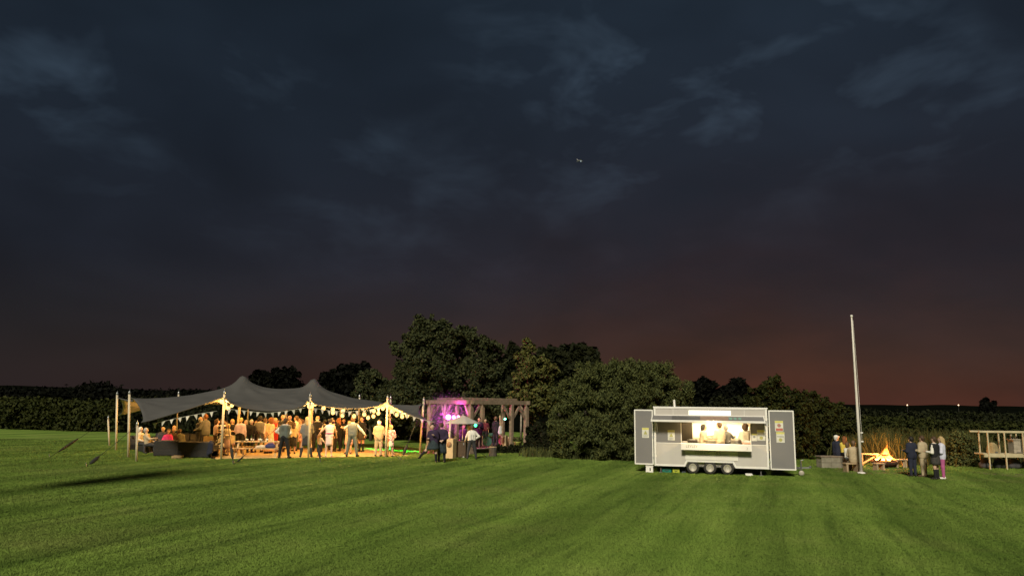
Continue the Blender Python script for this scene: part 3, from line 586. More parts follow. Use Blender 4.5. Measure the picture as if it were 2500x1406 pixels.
festoon('added unseen festoon bulbs high inside, right peak to bandstand side', under([(PK2.x+1.0, 42.4), (PK2.x+2.2, 42.8), (PK2.x+3.4, 43.0), (PK2.x+4.4, 42.6), (PK2.x+3.0, 41.2), (PK2.x+1.6, 40.6)]))  # whole string added to brighten the right of the tent
festoon('upper festoon row between middle and right lit poles', z2([(1112, 566, 0.2), (1245, 582, 0.5), (1390, 605, 0.8)], 37.0)+z3([(237, 468, 1.0), (411, 545, 1.1)], 37.0)+z3([(571, 520, 1.0), (721, 467, 0.9), (861, 425, 0.7), (925, 386, 0.5)], 37.2))
festoon('lower festoon row further inside, middle to right lit poles', z3([(82, 495, 0), (231, 538, 0.2)], 39.5)+z3([(412, 560, 0.3), (629, 571, 0.1), (714, 548, -0.3), (790, 501, -0.9)], 39.5))
festoon('festoon bulbs from right lit pole toward tent corner', z3([(1001, 471, 0), (1076, 526, 0.4), (1162, 554, 0.8), (1241, 541, 1.2)], 38.3))
# wooden dance floor, board by board
MBOARD = M('floor_board', (0.58, 0.42, 0.20), (0.48, 0.34, 0.15), scale=3, rough=0.6, stretch=(0.6, 6, 1))
floor = tag(mesh_obj('dance_floor', [(-0.2, -0.02, 0.004), (flen+0.2, -0.02, 0.004), (flen+0.2, 8.0, 0.004), (-0.2, 8.0, 0.004)], [(0, 1, 2, 3)], M('floor_joist', (0.08, 0.06, 0.04))), kind='structure')
floor.location = (f0.x, f0.y+0.02, 0.0); floor.rotation_euler = (0, 0, fang)
bm_ = MB().box((0, 0, 0.02), (flen/6-0.012, 0.185, 0.028)); proto = None
for r in range(40):
    for c in range(6):
        off = (r % 2)*0.5*flen/6; x = flen/6*(c+0.5)+off
        if x > flen: continue
        if proto is None: o = proto = bm_.build('floor_board', MBOARD, floor)
        else: o = proto.copy(); C.objects.link(o); o.parent = floor
        o.location = (x, 0.1+r*0.197, 0.002*((r*7+c*3) % 3))
# strip of green-lit turf mat under the disco lamp
# ================================================================ people
def smin(a, b, k):
    h = np.clip(0.5+0.5*(b-a)/k, 0, 1); return b*(1-h)+a*h-k*h*(1-h)
def sdf(P, prims, k=0.03, grow=0.0):
    F = None
    for (a, b, ra, rb) in prims:
        a = np.asarray(a, np.float32); b = np.asarray(b, np.float32); ba = b-a; L = float(ba@ba)+1e-9; pa = P-a
        t = np.clip((pa@ba)/L, 0, 1); d = np.sqrt(((pa-t[..., None]*ba)**2).sum(-1))-(ra+t*(rb-ra))-grow
        F = d if F is None else smin(F, d, k)
    return F
def surfnets(F, org, h):
    ins = F < 0; nx, ny, nz = F.shape
    acc = np.zeros((nx-1, ny-1, nz-1, 3), np.float32); cnt = np.zeros((nx-1, ny-1, nz-1), np.float32)
    sl = lambda o, n: slice(o, n-1+o)
    for ax in range(3):
        oth = [i for i in range(3) if i != ax]
        for o1 in (0, 1):
            for o2 in (0, 1):
                c0 = [0, 0, 0]; c0[oth[0]] = o1; c0[oth[1]] = o2; c1 = list(c0); c1[ax] = 1
                f0 = F[sl(c0[0], nx), sl(c0[1], ny), sl(c0[2], nz)]; f1 = F[sl(c1[0], nx), sl(c1[1], ny), sl(c1[2], nz)]
                m = (f0 < 0) != (f1 < 0); t = np.where(m, f0/(f0-f1+1e-12), 0)
                for q in range(3): acc[..., q] += m*((t if q == ax else c0[q]))
                cnt += m
    act = cnt > 0; idx = -np.ones(act.shape, np.int64); idx[act] = np.arange(act.sum())
    ijk = np.argwhere(act).astype(np.float32); v = (ijk+acc[act]/cnt[act][:, None])*h+org
    fs = []
    for ax in range(3):
        o1, o2 = [i for i in range(3) if i != ax]
        s0 = [slice(None)]*3; s1 = [slice(None)]*3; s0[ax] = slice(0, -1); s1[ax] = slice(1, None)
        m = ins[tuple(s0)] != ins[tuple(s1)]; e = np.argwhere(m)
        e = e[(e[:, o1] > 0) & (e[:, o2] > 0) & (e[:, o1] < F.shape[o1]-1) & (e[:, o2] < F.shape[o2]-1)]
        if not len(e): continue
        def cell(d1, d2): c = e.copy(); c[:, o1] -= d1; c[:, o2] -= d2; return idx[c[:, 0], c[:, 1], c[:, 2]]
        qd = np.stack([cell(1, 1), cell(0, 1), cell(0, 0), cell(1, 0)], -1)
        flip = ins[tuple(s0)][e[:, 0], e[:, 1], e[:, 2]]
        if ax == 1: flip = ~flip
        qd[~flip] = qd[~flip][:, ::-1]; fs.append(qd)
    return v, np.concatenate(fs)
def skin_mesh(prims, h=0.024, k=0.03, grow=0.0, cut=None):
    A_ = np.array([p[0] for p in prims]+[p[1] for p in prims], np.float32); R_ = np.array([p[2] for p in prims]+[p[3] for p in prims])
    lo = (A_-R_[:, None]).min(0)-grow-2*h; hi = (A_+R_[:, None]).max(0)+grow+2*h; n = np.ceil((hi-lo)/h).astype(int)+1
    g = np.stack(np.meshgrid(*[lo[i]+h*np.arange(n[i]) for i in range(3)], indexing='ij'), -1).astype(np.float32)
    F = sdf(g, prims, k, grow)
    if cut is not None: F = np.maximum(F, cut(g))
    return surfnets(F, lo, h)
def nrm(v): v = np.asarray(v, float); return v/np.linalg.norm(v)
ARMS = {'down': ((.16, .02, -1), (.08, .16, -1)), 'bent': ((.22, .05, -1), (-.25, .95, .12)), 'hold': ((.2, .15, -1), (-.55, .75, .5)), 'hips': ((.75, -.25, -.8), (-.8, .35, -.55)),
        'out': ((.75, .55, -.55), (.35, .85, -.2)), 'fwd': ((.25, .8, -.6), (-.05, 1, .15)), 'up': ((.55, .35, .7), (-.1, .4, .9)), 'back': ((.3, -.35, -1), (-.55, -.45, -.35)),
        'rest': ((.3, .35, -1), (-.2, .9, -.25)), 'side': ((.75, .1, -.75), (.5, .35, -.7)), 'low': ((.35, .45, -.9), (.1, .75, -.75)), 'hug': ((.55, .75, .05), (-.75, .6, .05))}
LEGS = {'stand': (((.07, 0, -1), (.03, -.02, -1)), ((.07, 0, -1), (.03, -.02, -1))), 'apart': (((.22, .03, -1), (.15, -.03, -1)), ((.2, .03, -1), (.12, -.03, -1))),
        'walk': (((.05, .32, -1), (.03, -.12, -1)), ((.05, -.2, -1), (.03, -.32, -1))), 'relax': (((.1, .08, -1), (.08, -.05, -1)), ((.06, -.02, -1), (.03, -.04, -1))),
        'sit': (((.18, 1, -.05), (.03, .05, -1)), ((.18, 1, -.05), (.03, .08, -1))), 'kick': (((.75, .1, -1), (.95, -.1, -1)), ((.05, 0, -1), (.02, -.02, -1)))}
SKIN = {k: M('skin_'+k, c, tuple(x*0.92 for x in c), scale=9, rough=0.6) for k, c in {'fair': (0.60, 0.40, 0.30), 'warm': (0.52, 0.33, 0.23), 'tan': (0.40, 0.25, 0.16)}.items()}
HAIRC = {'brown': (0.075, 0.042, 0.022), 'dark': (0.018, 0.014, 0.011), 'blond': (0.48, 0.34, 0.16), 'grey': (0.42, 0.40, 0.37), 'white': (0.68, 0.66, 0.62), 'ginger': (0.26, 0.10, 0.035), 'mid': (0.15, 0.09, 0.05)}
def HM(k): return M('hair_'+k, HAIRC[k], tuple(x*0.65 for x in HAIRC[k]), scale=30, rough=0.65, stretch=(3, 3, 0.6))
def cloth(c, c2=None, scale=5): key = 'cloth_%d_%d_%d' % tuple(int(x*400) for x in c); return M(key, c, c2 or tuple(x*0.80 for x in c), scale=scale*1.6, rough=0.9, bump=0.2)
MSHOE = M('shoe_leather', (0.022, 0.018, 0.016), rough=0.5); MEYE = M('eye_dark', (0.02, 0.015, 0.012), rough=0.3); MLIP = M('lip', (0.30, 0.11, 0.09), rough=0.5)
NPEOPLE = [0]
def person(label, loc, face, height=1.74, legs='stand', arms=('down', 'down'), top=None, top_kind='shirt', vest=None, bottom=None, bottom_kind='trousers', hem=0.5, hair='brown', hair_kind='short',
           skin='warm', shoes=None, lean=0.0, side=0.0, sit_z=None, head=(0.0, 0.0), girth=1.0, beard=None, sock=None, belt=None, cap=None, group=None, extra=None, braces=None):
    NPEOPLE[0] += 1; s = height/1.75; rz = math.radians(face); t = thing('person', label, 'person', tuple(loc), rz, group)
    H = 0.90 if sit_z is None else sit_z/s+0.11; hipc = np.array([0, 0, H])
    up_ = nrm([side, lean, 1]); g = girth*1.12
    def T(x, y, z): # torso frame point (z measured above hips)
        fwd = nrm(np.array([0, 1, 0])-up_*up_[1]); rt_ = np.cross(fwd, up_); return hipc+rt_*x+fwd*y+up_*z
    pel = [(T(-.065, -.01, .04), T(.065, -.01, .04), .104*g, .104*g)]
    bel = [(T(-.05, .0, .18), T(.05, .0, .18), .108*g, .108*g), (T(-.07, .0, .33), T(.07, .0, .33), .112*g, .112*g)]
    che = [(T(-.085, .0, .42), T(.085, .0, .42), .105*g, .105*g), (T(-.03, -.008, .50), T(-.15, -.005, .452), .060, .054), (T(.03, -.008, .50), T(.15, -.005, .452), .060, .054)]
    torso = pel+bel+che
    neck = [(T(0, -.01, .50), T(0, .005, .61), .058, .05)]
    ht, hn = head; hc = T(0, .015, .70); fw = nrm([math.sin(math.radians(ht)), math.cos(math.radians(ht)), -math.sin(math.radians(hn))]); up2 = nrm(up_-fw*(up_@fw)*0.9); rt2 = np.cross(fw, up2)
    Hd = lambda x, y, z: hc+rt2*x+fw*y+up2*z
    skull = [(Hd(0, -.015, .035), Hd(0, .01, .01), .096, .088), (Hd(0, .03, -.03), Hd(0, .045, -.075), .066, .045)]
    face_ = [(Hd(0, .098, .012), Hd(0, .118, -.02), .010, .017), (Hd(.088, -.005, .02), Hd(.09, -.01, -.02), .017, .012), (Hd(-.088, -.005, .02), Hd(-.09, -.01, -.02), .017, .012)]
    limb = {}; hands = []
    for sd, kx in ((1, 'R'), (-1, 'L')):
        ua, fa = [nrm(np.array(q)*np.array([sd, 1, 1])) for q in (ARMS[arms[0 if sd > 0 else 1]] if isinstance(arms[0 if sd > 0 else 1], str) else arms[0 if sd > 0 else 1])]
        sh = T(.172*sd*(0.6+0.4*g), 0, .448); el = sh+ua*.285; wr = el+fa*.25; hd_ = wr+fa*.085
        limb['ua'+kx] = (sh, el, .052*g**.7, .042*g**.7); limb['fa'+kx] = (el, wr, .042*g**.7, .03); hands.append((wr, hd_, fa, sd))
        th, shn = [nrm(np.array(q)*np.array([sd, 1, 1])) for q in LEGS[legs][0 if sd > 0 else 1]]
        hp = hipc+np.array([.085*sd, 0, -.01]); kn = hp+th*.43; an = kn+shn*.41
        limb['th'+kx] = (hp, kn, .085*g**.7, .058*g**.6); limb['sh'+kx] = (kn, an, .057*g**.5, .038); limb['ft'+kx] = (an+np.array([0, -.035, -.03]), an+np.array([.03*sd, .15, -.045]), .04, .032)
    drop = min(limb['ftR'][0][2], limb['ftR'][1][2], limb['ftL'][0][2], limb['ftL'][1][2])-.036
    if sit_z is not None: drop = 0
    sh_ = np.array([0, 0, -drop])
    def mv(ps): return [((np.asarray(a)+sh_)*s, (np.asarray(b)+sh_)*s, ra*s, rb*s) for a, b, ra, rb in ps]
    ht_ = mv([(w, h_, .030, .036) for w, h_, fa, sd in hands])
    body = mv(torso+neck+skull+face_+list(limb.values()))+ht_
    v, f = skin_mesh(body, 0.024*s, 0.028)
    v = [tuple(p) for p in v]; f = [tuple(q) for q in f]; mi = [0]*len(f)
    fm = MB()
    for w, h_, fa, sd in hands:
        w, h_ = (np.asarray(w)+sh_)*s, (np.asarray(h_)+sh_)*s; ref = np.array([0, 0, 1]) if abs(fa[2]) < .8 else np.array([0, 1, 0]); x = nrm(np.cross(fa, ref)); y = np.cross(x, fa)
        for k, (o, ln) in enumerate(((-.027, .062), (-.009, .074), (.009, .07), (.026, .054))):
            b0 = h_+x*o*s+fa*.012*s; fm.tube([b0, b0+(fa*.6+y*-.12)*ln*s, b0+(fa*.85+y*-.5)*ln*s], .009*s, n=5, r2=.006*s)
        tb = w+fa*.03*s+x*-.03*s*sd; fm.tube([tb, tb+(fa*.5-x*.55*sd)*.05*s, tb+(fa*1.0-x*.6*sd)*.06*s], .010*s, n=5, r2=.007*s)
    n0 = len(v); v += fm.v; f += [tuple(i+n0 for i in q) for q in fm.f]; mi += [0]*len(fm.f)
    em = MB()
    for ex in (-.034, .034): blob(em, (np.asarray(Hd(ex, .086, .018))+sh_)*s, .009*s)
    n0 = len(v); v += em.v; f += [tuple(i+n0 for i in q) for q in em.f]; mi += [1]*len(em.f)
    lm = MB(); blob(lm, (np.asarray(Hd(0, .088, -.058))+sh_)*s, (.024*s, .010*s, .008*s)); n0 = len(v); v += lm.v; f += [tuple(i+n0 for i in q) for q in lm.f]; mi += [2]*len(lm.f)
    mesh_obj('body', v, f, [SKIN[skin], MEYE, MLIP], t, smooth=True, mi=mi)
    hs = 0.026*s
    zneck = float(((np.asarray(T(0, 0, .555))+sh_)*s)[2])
    upv = up_.astype(np.float32)
    def above(zt): # keep what lies below torso height zt (along torso axis)
        o = (np.asarray(T(0, 0, zt))+sh_)*s; return lambda g_: (g_-o.astype(np.float32))@upv
    if top is not None:
        sl = {'shirt': ('ua', 'fa'), 'jacket': ('ua', 'fa'), 'tee': ('ua',), 'none': ()}[top_kind]
        col_ = [(T(sd*.062*g, .0, -.05 if top_kind == 'jacket' else .06), T(sd*.085*g, .0, .40), .100*g, .104*g) for sd in (-1, 1)]
        pr = mv((torso+col_ if top_kind in ('jacket', 'shirt') else torso)+[limb[q+k] for q in sl for k in 'RL'])
        v, f = skin_mesh(pr, hs, 0.03, {'shirt': .014, 'jacket': .024, 'tee': .016, 'none': .014}[top_kind]*s, above(.572))
        mesh_obj({'shirt': 'shirt', 'jacket': 'jacket', 'tee': 'top', 'none': 'bodice'}[top_kind], v, f, top, t, smooth=True)
    if vest is not None:
        v, f = skin_mesh(mv(bel+che+[(T(sd*.064*g, .0, .06), T(sd*.087*g, .0, .40), .102*g, .106*g) for sd in (-1, 1)]), hs, 0.03, .030*s, above(.545)); mesh_obj('waistcoat', v, f, vest, t, smooth=True)
    if braces is not None:
        br = MB()
        for sd in (-1, 1): br.tube([(np.asarray(T(sd*.05, -.128, .05))+sh_)*s, (np.asarray(T(sd*.055, -.135, .3))+sh_)*s, (np.asarray(T(sd*.085, -.09, .52))+sh_)*s], .016*s, n=5)
        br.build('braces', braces, t)
    if bottom is not None and bottom_kind == 'trousers':
        v, f = skin_mesh(mv(pel+[limb[q+k] for q in ('th', 'sh') for k in 'RL']), hs, 0.025, .018*s); mesh_obj('trousers', v, f, bottom, t, smooth=True)
    elif bottom is not None:
        cw = (np.asarray(T(0, -.005, .16))+sh_)*s; n = 36; m = 7; vs_ = []
        kl = {'kilt': (0.62, .235), 'skirt': (hem, .22), 'pencil': (hem, .165), 'long': (hem, .30)}[bottom_kind]; zb = kl[0]*s if sit_z is None else (H-.25)*s
        lx = sum((limb['th'+k][1][0]+limb['th'+k][0][0])*.5 for k in 'RL')*.5*s*.8 if sit_z is None else 0; ly = 0 if sit_z is None else .25*s
        sp_ = max(0.0, (limb['thR'][1][0]-limb['thL'][1][0])*.5-.13)*s*.8
        for j in range(m):
            q = j/(m-1); z = cw[2]+(zb-cw[2])*q; hipb = math.sin(min(q*2.2, 1.0)*math.pi/2); rx = (.128*g+(kl[1]-.128*g)*q+.035*hipb*(1-q))*s+sp_*q; ry = rx*(.80 if bottom_kind != 'kilt' else .82)
            for k in range(n):
                a_ = 2*math.pi*k/n; pl = 1+(.045*q*math.sin(a_*(12 if bottom_kind != 'kilt' else 18)) if bottom_kind != 'pencil' else .01*math.sin(a_*3))
                vs_.append((cw[0]*(1-q)+lx*q+rx*pl*math.cos(a_), cw[1]*(1-q)+ly*q+ry*pl*math.sin(a_), z+.008*math.sin(a_*3)*q))
        fs = [(j*n+k, (j+1)*n+k, (j+1)*n+(k+1) % n, j*n+(k+1) % n) for j in range(m-1) for k in range(n)]+[tuple(range(n)), tuple((m-1)*n+k for k in range(n-1, -1, -1))]
        mesh_obj('kilt' if bottom_kind == 'kilt' else 'skirt', vs_, fs, bottom, t, smooth=True)
    if belt is not None:
        cw = (np.asarray(T(0, -.005, .15))+sh_)*s; MB().lathe([(.172*g*s, -.022*s), (.176*g*s, 0), (.172*g*s, .022*s)], c=tuple(cw), n=20, sy=.82).build('belt', belt, t, smooth=True)
    if sock is not None:
        v, f = skin_mesh(mv([(limb['sh'+k][0]*.75+limb['sh'+k][1]*.25, limb['sh'+k][1], .055, .039) for k in 'RL']), hs, .02, .012*s); mesh_obj('socks', v, f, sock, t, smooth=True)
    for k in 'RL':
        v, f = skin_mesh(mv([limb['ft'+k]]), 0.022*s, .02, .012*s); mesh_obj('shoe', v, f, shoes or MSHOE, t, smooth=True)
    hk = HM(hair) if hair else None
    if hair and hair_kind != 'bald':
        hp_ = [(Hd(0, -.022, .045), Hd(0, -.004, .028), .100, .094)]
        if hair_kind == 'long': hp_ += [(Hd(0, -.075, .0), Hd(0, -.10, -.20), .088, .075), (Hd(.07, -.02, -.02), Hd(.085, -.03, -.17), .04, .035), (Hd(-.07, -.02, -.02), Hd(-.085, -.03, -.17), .04, .035)]
        if hair_kind == 'curly': hp_ += [(Hd(0, -.06, .02), Hd(0, -.08, -.08), .125, .115), (Hd(.08, -.01, .0), Hd(.09, -.02, -.06), .06, .05), (Hd(-.08, -.01, .0), Hd(-.09, -.02, -.06), .06, .05)]
        if hair_kind == 'bob': hp_ += [(Hd(0, -.06, .02), Hd(0, -.06, -.08), .098, .088), (Hd(.075, .0, .0), Hd(.08, .0, -.07), .038, .032), (Hd(-.075, .0, .0), Hd(-.08, .0, -.07), .038, .032)]
        if hair_kind == 'updo': hp_ += [(Hd(0, -.11, .04), Hd(0, -.12, .02), .06, .055)]
        if hair_kind == 'short': hp_ += [(Hd(0, -.055, .0), Hd(0, -.06, -.045), .082, .06)]
        o_ = ((np.asarray(Hd(0, .035, .03))+sh_)*s).astype(np.float32); nv = nrm(fw*.92-up2*.38).astype(np.float32)
        v, f = skin_mesh(mv(hp_), 0.02*s, .02, .006*s, lambda g_: (g_-o_)@nv); mesh_obj('hair', v, f, hk, t, smooth=True)
    elif hair and hair_kind == 'bald':
        o_ = ((np.asarray(Hd(0, .0, .015))+sh_)*s).astype(np.float32); nv = nrm(fw*.6+up2*.8).astype(np.float32)
        v, f = skin_mesh(mv([(Hd(0, -.022, .03), Hd(0, -.03, -.02), .099, .085)]), 0.02*s, .02, .005*s, lambda g_: (g_-o_)@nv); mesh_obj('hair', v, f, hk, t, smooth=True)
    if beard:
        o_ = ((np.asarray(Hd(0, .03, -.03))+sh_)*s).astype(np.float32); nv = nrm(up2-fw*.1).astype(np.float32)
        v, f = skin_mesh(mv([(Hd(0, .04, -.05), Hd(0, .055, -.10), .068, .045)]), 0.018*s, .02, .006*s, lambda g_: (g_-o_)@nv); mesh_obj('beard', v, f, HM(beard), t, smooth=True)
    if cap is not None:
        o_ = ((np.asarray(Hd(0, 0, .045))+sh_)*s).astype(np.float32); nv = (-up2).astype(np.float32)
        v, f = skin_mesh(mv([(Hd(0, -.02, .045), Hd(0, .0, .04), .102, .10), (Hd(0, .08, .06), Hd(0, .15, .05), .05, .04)]), 0.02*s, .02, .008*s, lambda g_: (g_-o_)@nv); mesh_obj('cap', v, f, cap, t, smooth=True)
    return t
def standing(px, feet, top_py): # ground spot and real height from where the figure stands and how tall it shows
    b = PB(px, feet); hgt_ = at(px, top_py, b.y).z; return b, hgt_
WHITE = cloth((0.78, 0.74, 0.66)); CREAM = cloth((0.66, 0.56, 0.42)); BLACK = cloth((0.016, 0.016, 0.018)); NAVY = cloth((0.022, 0.025, 0.045)); CHAR = cloth((0.045, 0.045, 0.048)); GREY = cloth((0.17, 0.17, 0.165)); TWEED = cloth((0.125, 0.14, 0.125), (0.085, 0.10, 0.09), 40)
BEIGE = cloth((0.46, 0.37, 0.24)); LILAC = cloth((0.52, 0.42, 0.60)); PINK = cloth((0.66, 0.46, 0.46)); HOT = cloth((0.75, 0.05, 0.16)); RED = cloth((0.55, 0.045, 0.035)); PEACH = cloth((0.80, 0.55, 0.36)); BROWN = cloth((0.10, 0.065, 0.04)); PLUM = cloth((0.035, 0.022, 0.05)); OLIVE = cloth((0.10, 0.09, 0.055))
YEL = cloth((0.72, 0.56, 0.10)); MAG = cloth((0.42, 0.10, 0.24)); PALE = cloth((0.60, 0.60, 0.72)); BLUEG = cloth((0.12, 0.145, 0.16), (0.09, 0.11, 0.125), 30)
TARTAN = cloth((0.07, 0.055, 0.05), (0.03, 0.035, 0.03), 9); DKILT = cloth((0.035, 0.05, 0.055), (0.02, 0.028, 0.035), 9)
def printed(name, c1, c2, scale):
    m = M(name, c1, c2, scale=scale, rough=0.9, detail=1.0); r = [n for n in m.node_tree.nodes if n.type == 'VALTORGB'][0]; r.color_ramp.elements[0].position = 0.49; r.color_ramp.elements[1].position = 0.53; return m
MONO = printed('monochrome_print', (0.78, 0.74, 0.68), (0.02, 0.02, 0.02), 9); FLORAL = printed('floral_print', (0.72, 0.60, 0.54), (0.52, 0.20, 0.20), 14); LACE = printed('lace_cloth', (0.66, 0.54, 0.56), (0.60, 0.48, 0.52), 40)
GT = 'guests in the tent'
def S(label, px, feet, top_py, face, **kw):
    b, h = standing(px, feet, top_py); kw.setdefault('group', GT); return person(label, (b.x, b.y, kw.pop('z', 0.035)), face, height=h, **kw)
S('bearded man in dark suit at the far left of the standing guests', 484, 1103, 1018, -110, top=CHAR, top_kind='jacket', bottom=CHAR, hair='white', hair_kind='bald', beard='white', arms=('bent', 'down'), z=0)
S('tall man in mid-grey jacket leaning toward the bearded man', 499, 1105, 1011, 75, top=GREY, top_kind='jacket', bottom=CHAR, hair='ginger', lean=.12, arms=('bent', 'rest'), z=0)
S('brown-haired woman in dusky pink cardigan by the first lit pole', 524, 1112, 1025, -60, top=PINK, bottom=BROWN, hair='brown', hair_kind='bob', arms=('bent', 'bent'))
S('woman in bold black and white patterned dress by first pole', 537, 1113, 1025, -140, top=MONO, top_kind='none', bottom=MONO, bottom_kind='long', hem=.3, hair='mid', hair_kind='bob', arms=('bent', 'down'))
S('guest in pale beige wrap just right of the first lit pole', 551, 1113, 1036, 150, top=CREAM, bottom=PINK, bottom_kind='skirt', hem=.42, hair='blond', hair_kind='bob', arms=('hold', 'bent'))
S('blonde woman in black jacket over white top facing us', 562, 1105, 1025, 175, top=WHITE, top_kind='none', bottom=CREAM, bottom_kind='skirt', hem=.4, hair='blond', hair_kind='bob', vest=BLACK, arms=('bent', 'bent'))
S('broad man in lilac shirt and dark trousers behind the picnic table', 583, 1108, 1022, 8, top=LILAC, bottom=BLACK, hair='blond', girth=1.12, arms=('down', 'bent'))
S('man in near-black suit right of the lilac shirt', 609, 1106, 1026, -12, top=BLACK, top_kind='jacket', bottom=BLACK, hair='grey', arms=('bent', 'bent'))
S('man in grey waistcoat and tartan kilt, white sleeves, by table', 630, 1105, 1018, 15, top=WHITE, vest=GREY, bottom=TARTAN, bottom_kind='kilt', hair='dark', sock=CREAM, arms=('down', 'bent'))
S('man in cream shirt and tan trousers beside kilted waistcoat man', 643, 1104, 1023, -20, top=CREAM, bottom=BEIGE, hair='mid', arms=('bent', 'down'))
S('woman with red curly hair in long peach dress', 656, 1108, 1021, 60, top=PEACH, top_kind='tee', bottom=PEACH, bottom_kind='long', hem=.12, hair='ginger', hair_kind='curly', arms=('bent', 'down'))
S('woman in red dress half hidden behind the peach dress', 668, 1101, 1022, 200, top=RED, top_kind='none', bottom=RED, bottom_kind='skirt', hem=.55, hair='blond', hair_kind='long', arms=('bent', 'down'))
S('bald man in dark waistcoat and white shirt, middle of crowd', 686, 1104, 1014, 160, top=WHITE, vest=CHAR, bottom=BLACK, hair='grey', hair_kind='bald', arms=('bent', 'hold'))
S('man in grey-green waistcoat and black trousers, back turned, legs apart', 692, 1119, 1022, -8, top=WHITE, vest=TWEED, bottom=BLACK, hair='brown', legs='apart', girth=1.15, arms=('bent', 'hips'), z=0.02)
S('brown-haired woman in beige top and black skirt beside waistcoat man', 713, 1109, 1032, 20, top=BEIGE, top_kind='tee', bottom=BLACK, bottom_kind='skirt', hem=.42, hair='brown', hair_kind='long', arms=('bent', 'down'))
S('bald man at the back with white collar', 703, 1098, 1016, 175, top=WHITE, vest=BROWN, bottom=CHAR, hair='grey', hair_kind='bald', arms=('down', 'bent'))
S('man in white shirt seen in profile at crowd centre', 719, 1102, 1017, 85, top=WHITE, bottom=GREY, hair='mid', arms=('hold', 'bent'))
S('girl with face turned aside near the long blonde hair', 733, 1098, 1025, 120, top=FLORAL, top_kind='tee', bottom=FLORAL, bottom_kind='skirt', hem=.45, hair='mid', hair_kind='bob', arms=('bent', 'down'))
S('woman with long blonde hair in grey jacket and dark knee-length skirt', 746, 1117, 1018, 15, top=GREY, top_kind='jacket', bottom=CHAR, bottom_kind='pencil', hem=.5, hair='blond', hair_kind='long', arms=('bent', 'bent'), legs='apart', sock=CHAR, z=0.02)
S('bald white-bearded man in black with rolled sleeves', 771, 1104, 1017, 190, top=WHITE, vest=BLACK, bottom=BLACK, hair='white', hair_kind='bald', beard='white', arms=('side', 'bent'), girth=1.1)
S('dark-haired man in black waistcoat behind the lace dress', 790, 1102, 1026, 30, top=WHITE, vest=BLACK, bottom=BLACK, hair='dark', arms=('out', 'side'))
S('small blonde girl in black dress holding the woman\'s hand', 779, 1115, 1061, -30, top=BEIGE, top_kind='tee', bottom=BLACK, bottom_kind='skirt', hem=.35, hair='blond', hair_kind='long', arms=('side', 'down'))
S('woman in pale pink lace dress with dark updo, back turned', 802, 1116, 1024, 10, top=LACE, top_kind='none', bottom=LACE, bottom_kind='pencil', hem=.52, hair='dark', hair_kind='updo', belt=MAG, skin='fair', arms=('low', 'side'), shoes=PINK)
S('woman with long ginger hair in black trouser suit', 823, 1103, 1022, 70, top=BLACK, top_kind='jacket', bottom=BLACK, hair='ginger', hair_kind='long', arms=('fwd', 'down'), legs='apart')
S('bearded guest in cream behind the ginger-haired woman', 812, 1099, 1024, 150, top=CREAM, bottom=OLIVE, hair='dark', beard='dark', arms=('bent', 'bent'))
S('man in slate waistcoat and tweed trousers, one arm stretched out', 858, 1116, 1018, -5, top=WHITE, vest=BLUEG, bottom=TWEED, hair='brown', legs='apart', arms=('side', 'out'))
S('woman dancing close in front of the slate waistcoat', 850, 1109, 1028, 175, top=PINK, top_kind='tee', bottom=PINK, bottom_kind='skirt', hem=.5, hair='brown', hair_kind='long', arms=('hug', 'fwd'))
S('man in black jacket and tartan kilt right of the dancers', 881, 1104, 1019, 150, top=BLACK, top_kind='jacket', bottom=TARTAN, bottom_kind='kilt', hair='dark', hair_kind='short', sock=BLACK, arms=('bent', 'down'))
S('older bald man in light beige suit, back turned', 923, 1114.5, 1027, -6, top=BEIGE, top_kind='jacket', bottom=BEIGE, hair='white', hair_kind='bald', girth=1.1, arms=('bent', 'bent'), shoes=BROWN, z=0.02)
S('blonde woman in floral jacket and white skirt beside beige suit', 952, 1115, 1037, 5, top=FLORAL, top_kind='jacket', bottom=WHITE, bottom_kind='pencil', hem=.55, hair='blond', hair_kind='bob', arms=('bent', 'bent'), z=0.0)
for (lb, px, feet, tp, fc, kw) in (
    ('man in charcoal suit behind the lilac shirt', 596, 1098, 1027, 150, dict(top=CHAR, top_kind='jacket', bottom=CHAR, hair='grey')),
    ('woman in brown dress at the back near the red dress', 677, 1096, 1026, 200, dict(top=BROWN, top_kind='tee', bottom=BROWN, bottom_kind='skirt', hair='dark', hair_kind='long')),
    ('man in olive tweed at the back of the crowd centre', 727, 1096, 1022, 170, dict(top=OLIVE, top_kind='jacket', bottom=OLIVE, hair='mid')),
    ('woman in plum dress behind the grey-jacketed blonde', 758, 1097, 1026, 190, dict(top=PLUM, top_kind='tee', bottom=PLUM, bottom_kind='skirt', hair='ginger', hair_kind='bob')),
    ('man in black suit at the back, left of the slate waistcoat', 837, 1096, 1023, 160, dict(top=BLACK, top_kind='jacket', bottom=BLACK, hair='brown')),
    ('man in navy suit behind the lace dress', 808, 1095, 1022, 200, dict(top=NAVY, top_kind='jacket', bottom=NAVY, hair='grey')),
    ('woman in dark green dress behind the kilted waistcoat man', 621, 1096, 1028, 185, dict(top=TWEED, top_kind='tee', bottom=TWEED, bottom_kind='skirt', hair='brown', hair_kind='long')),
    ('guest in grey suit behind the picnic table end', 548, 1097, 1028, 140, dict(top=GREY, top_kind='jacket', bottom=GREY, hair='dark'))):
    S(lb, px, feet, tp, fc, arms=('bent', 'down'), **kw)
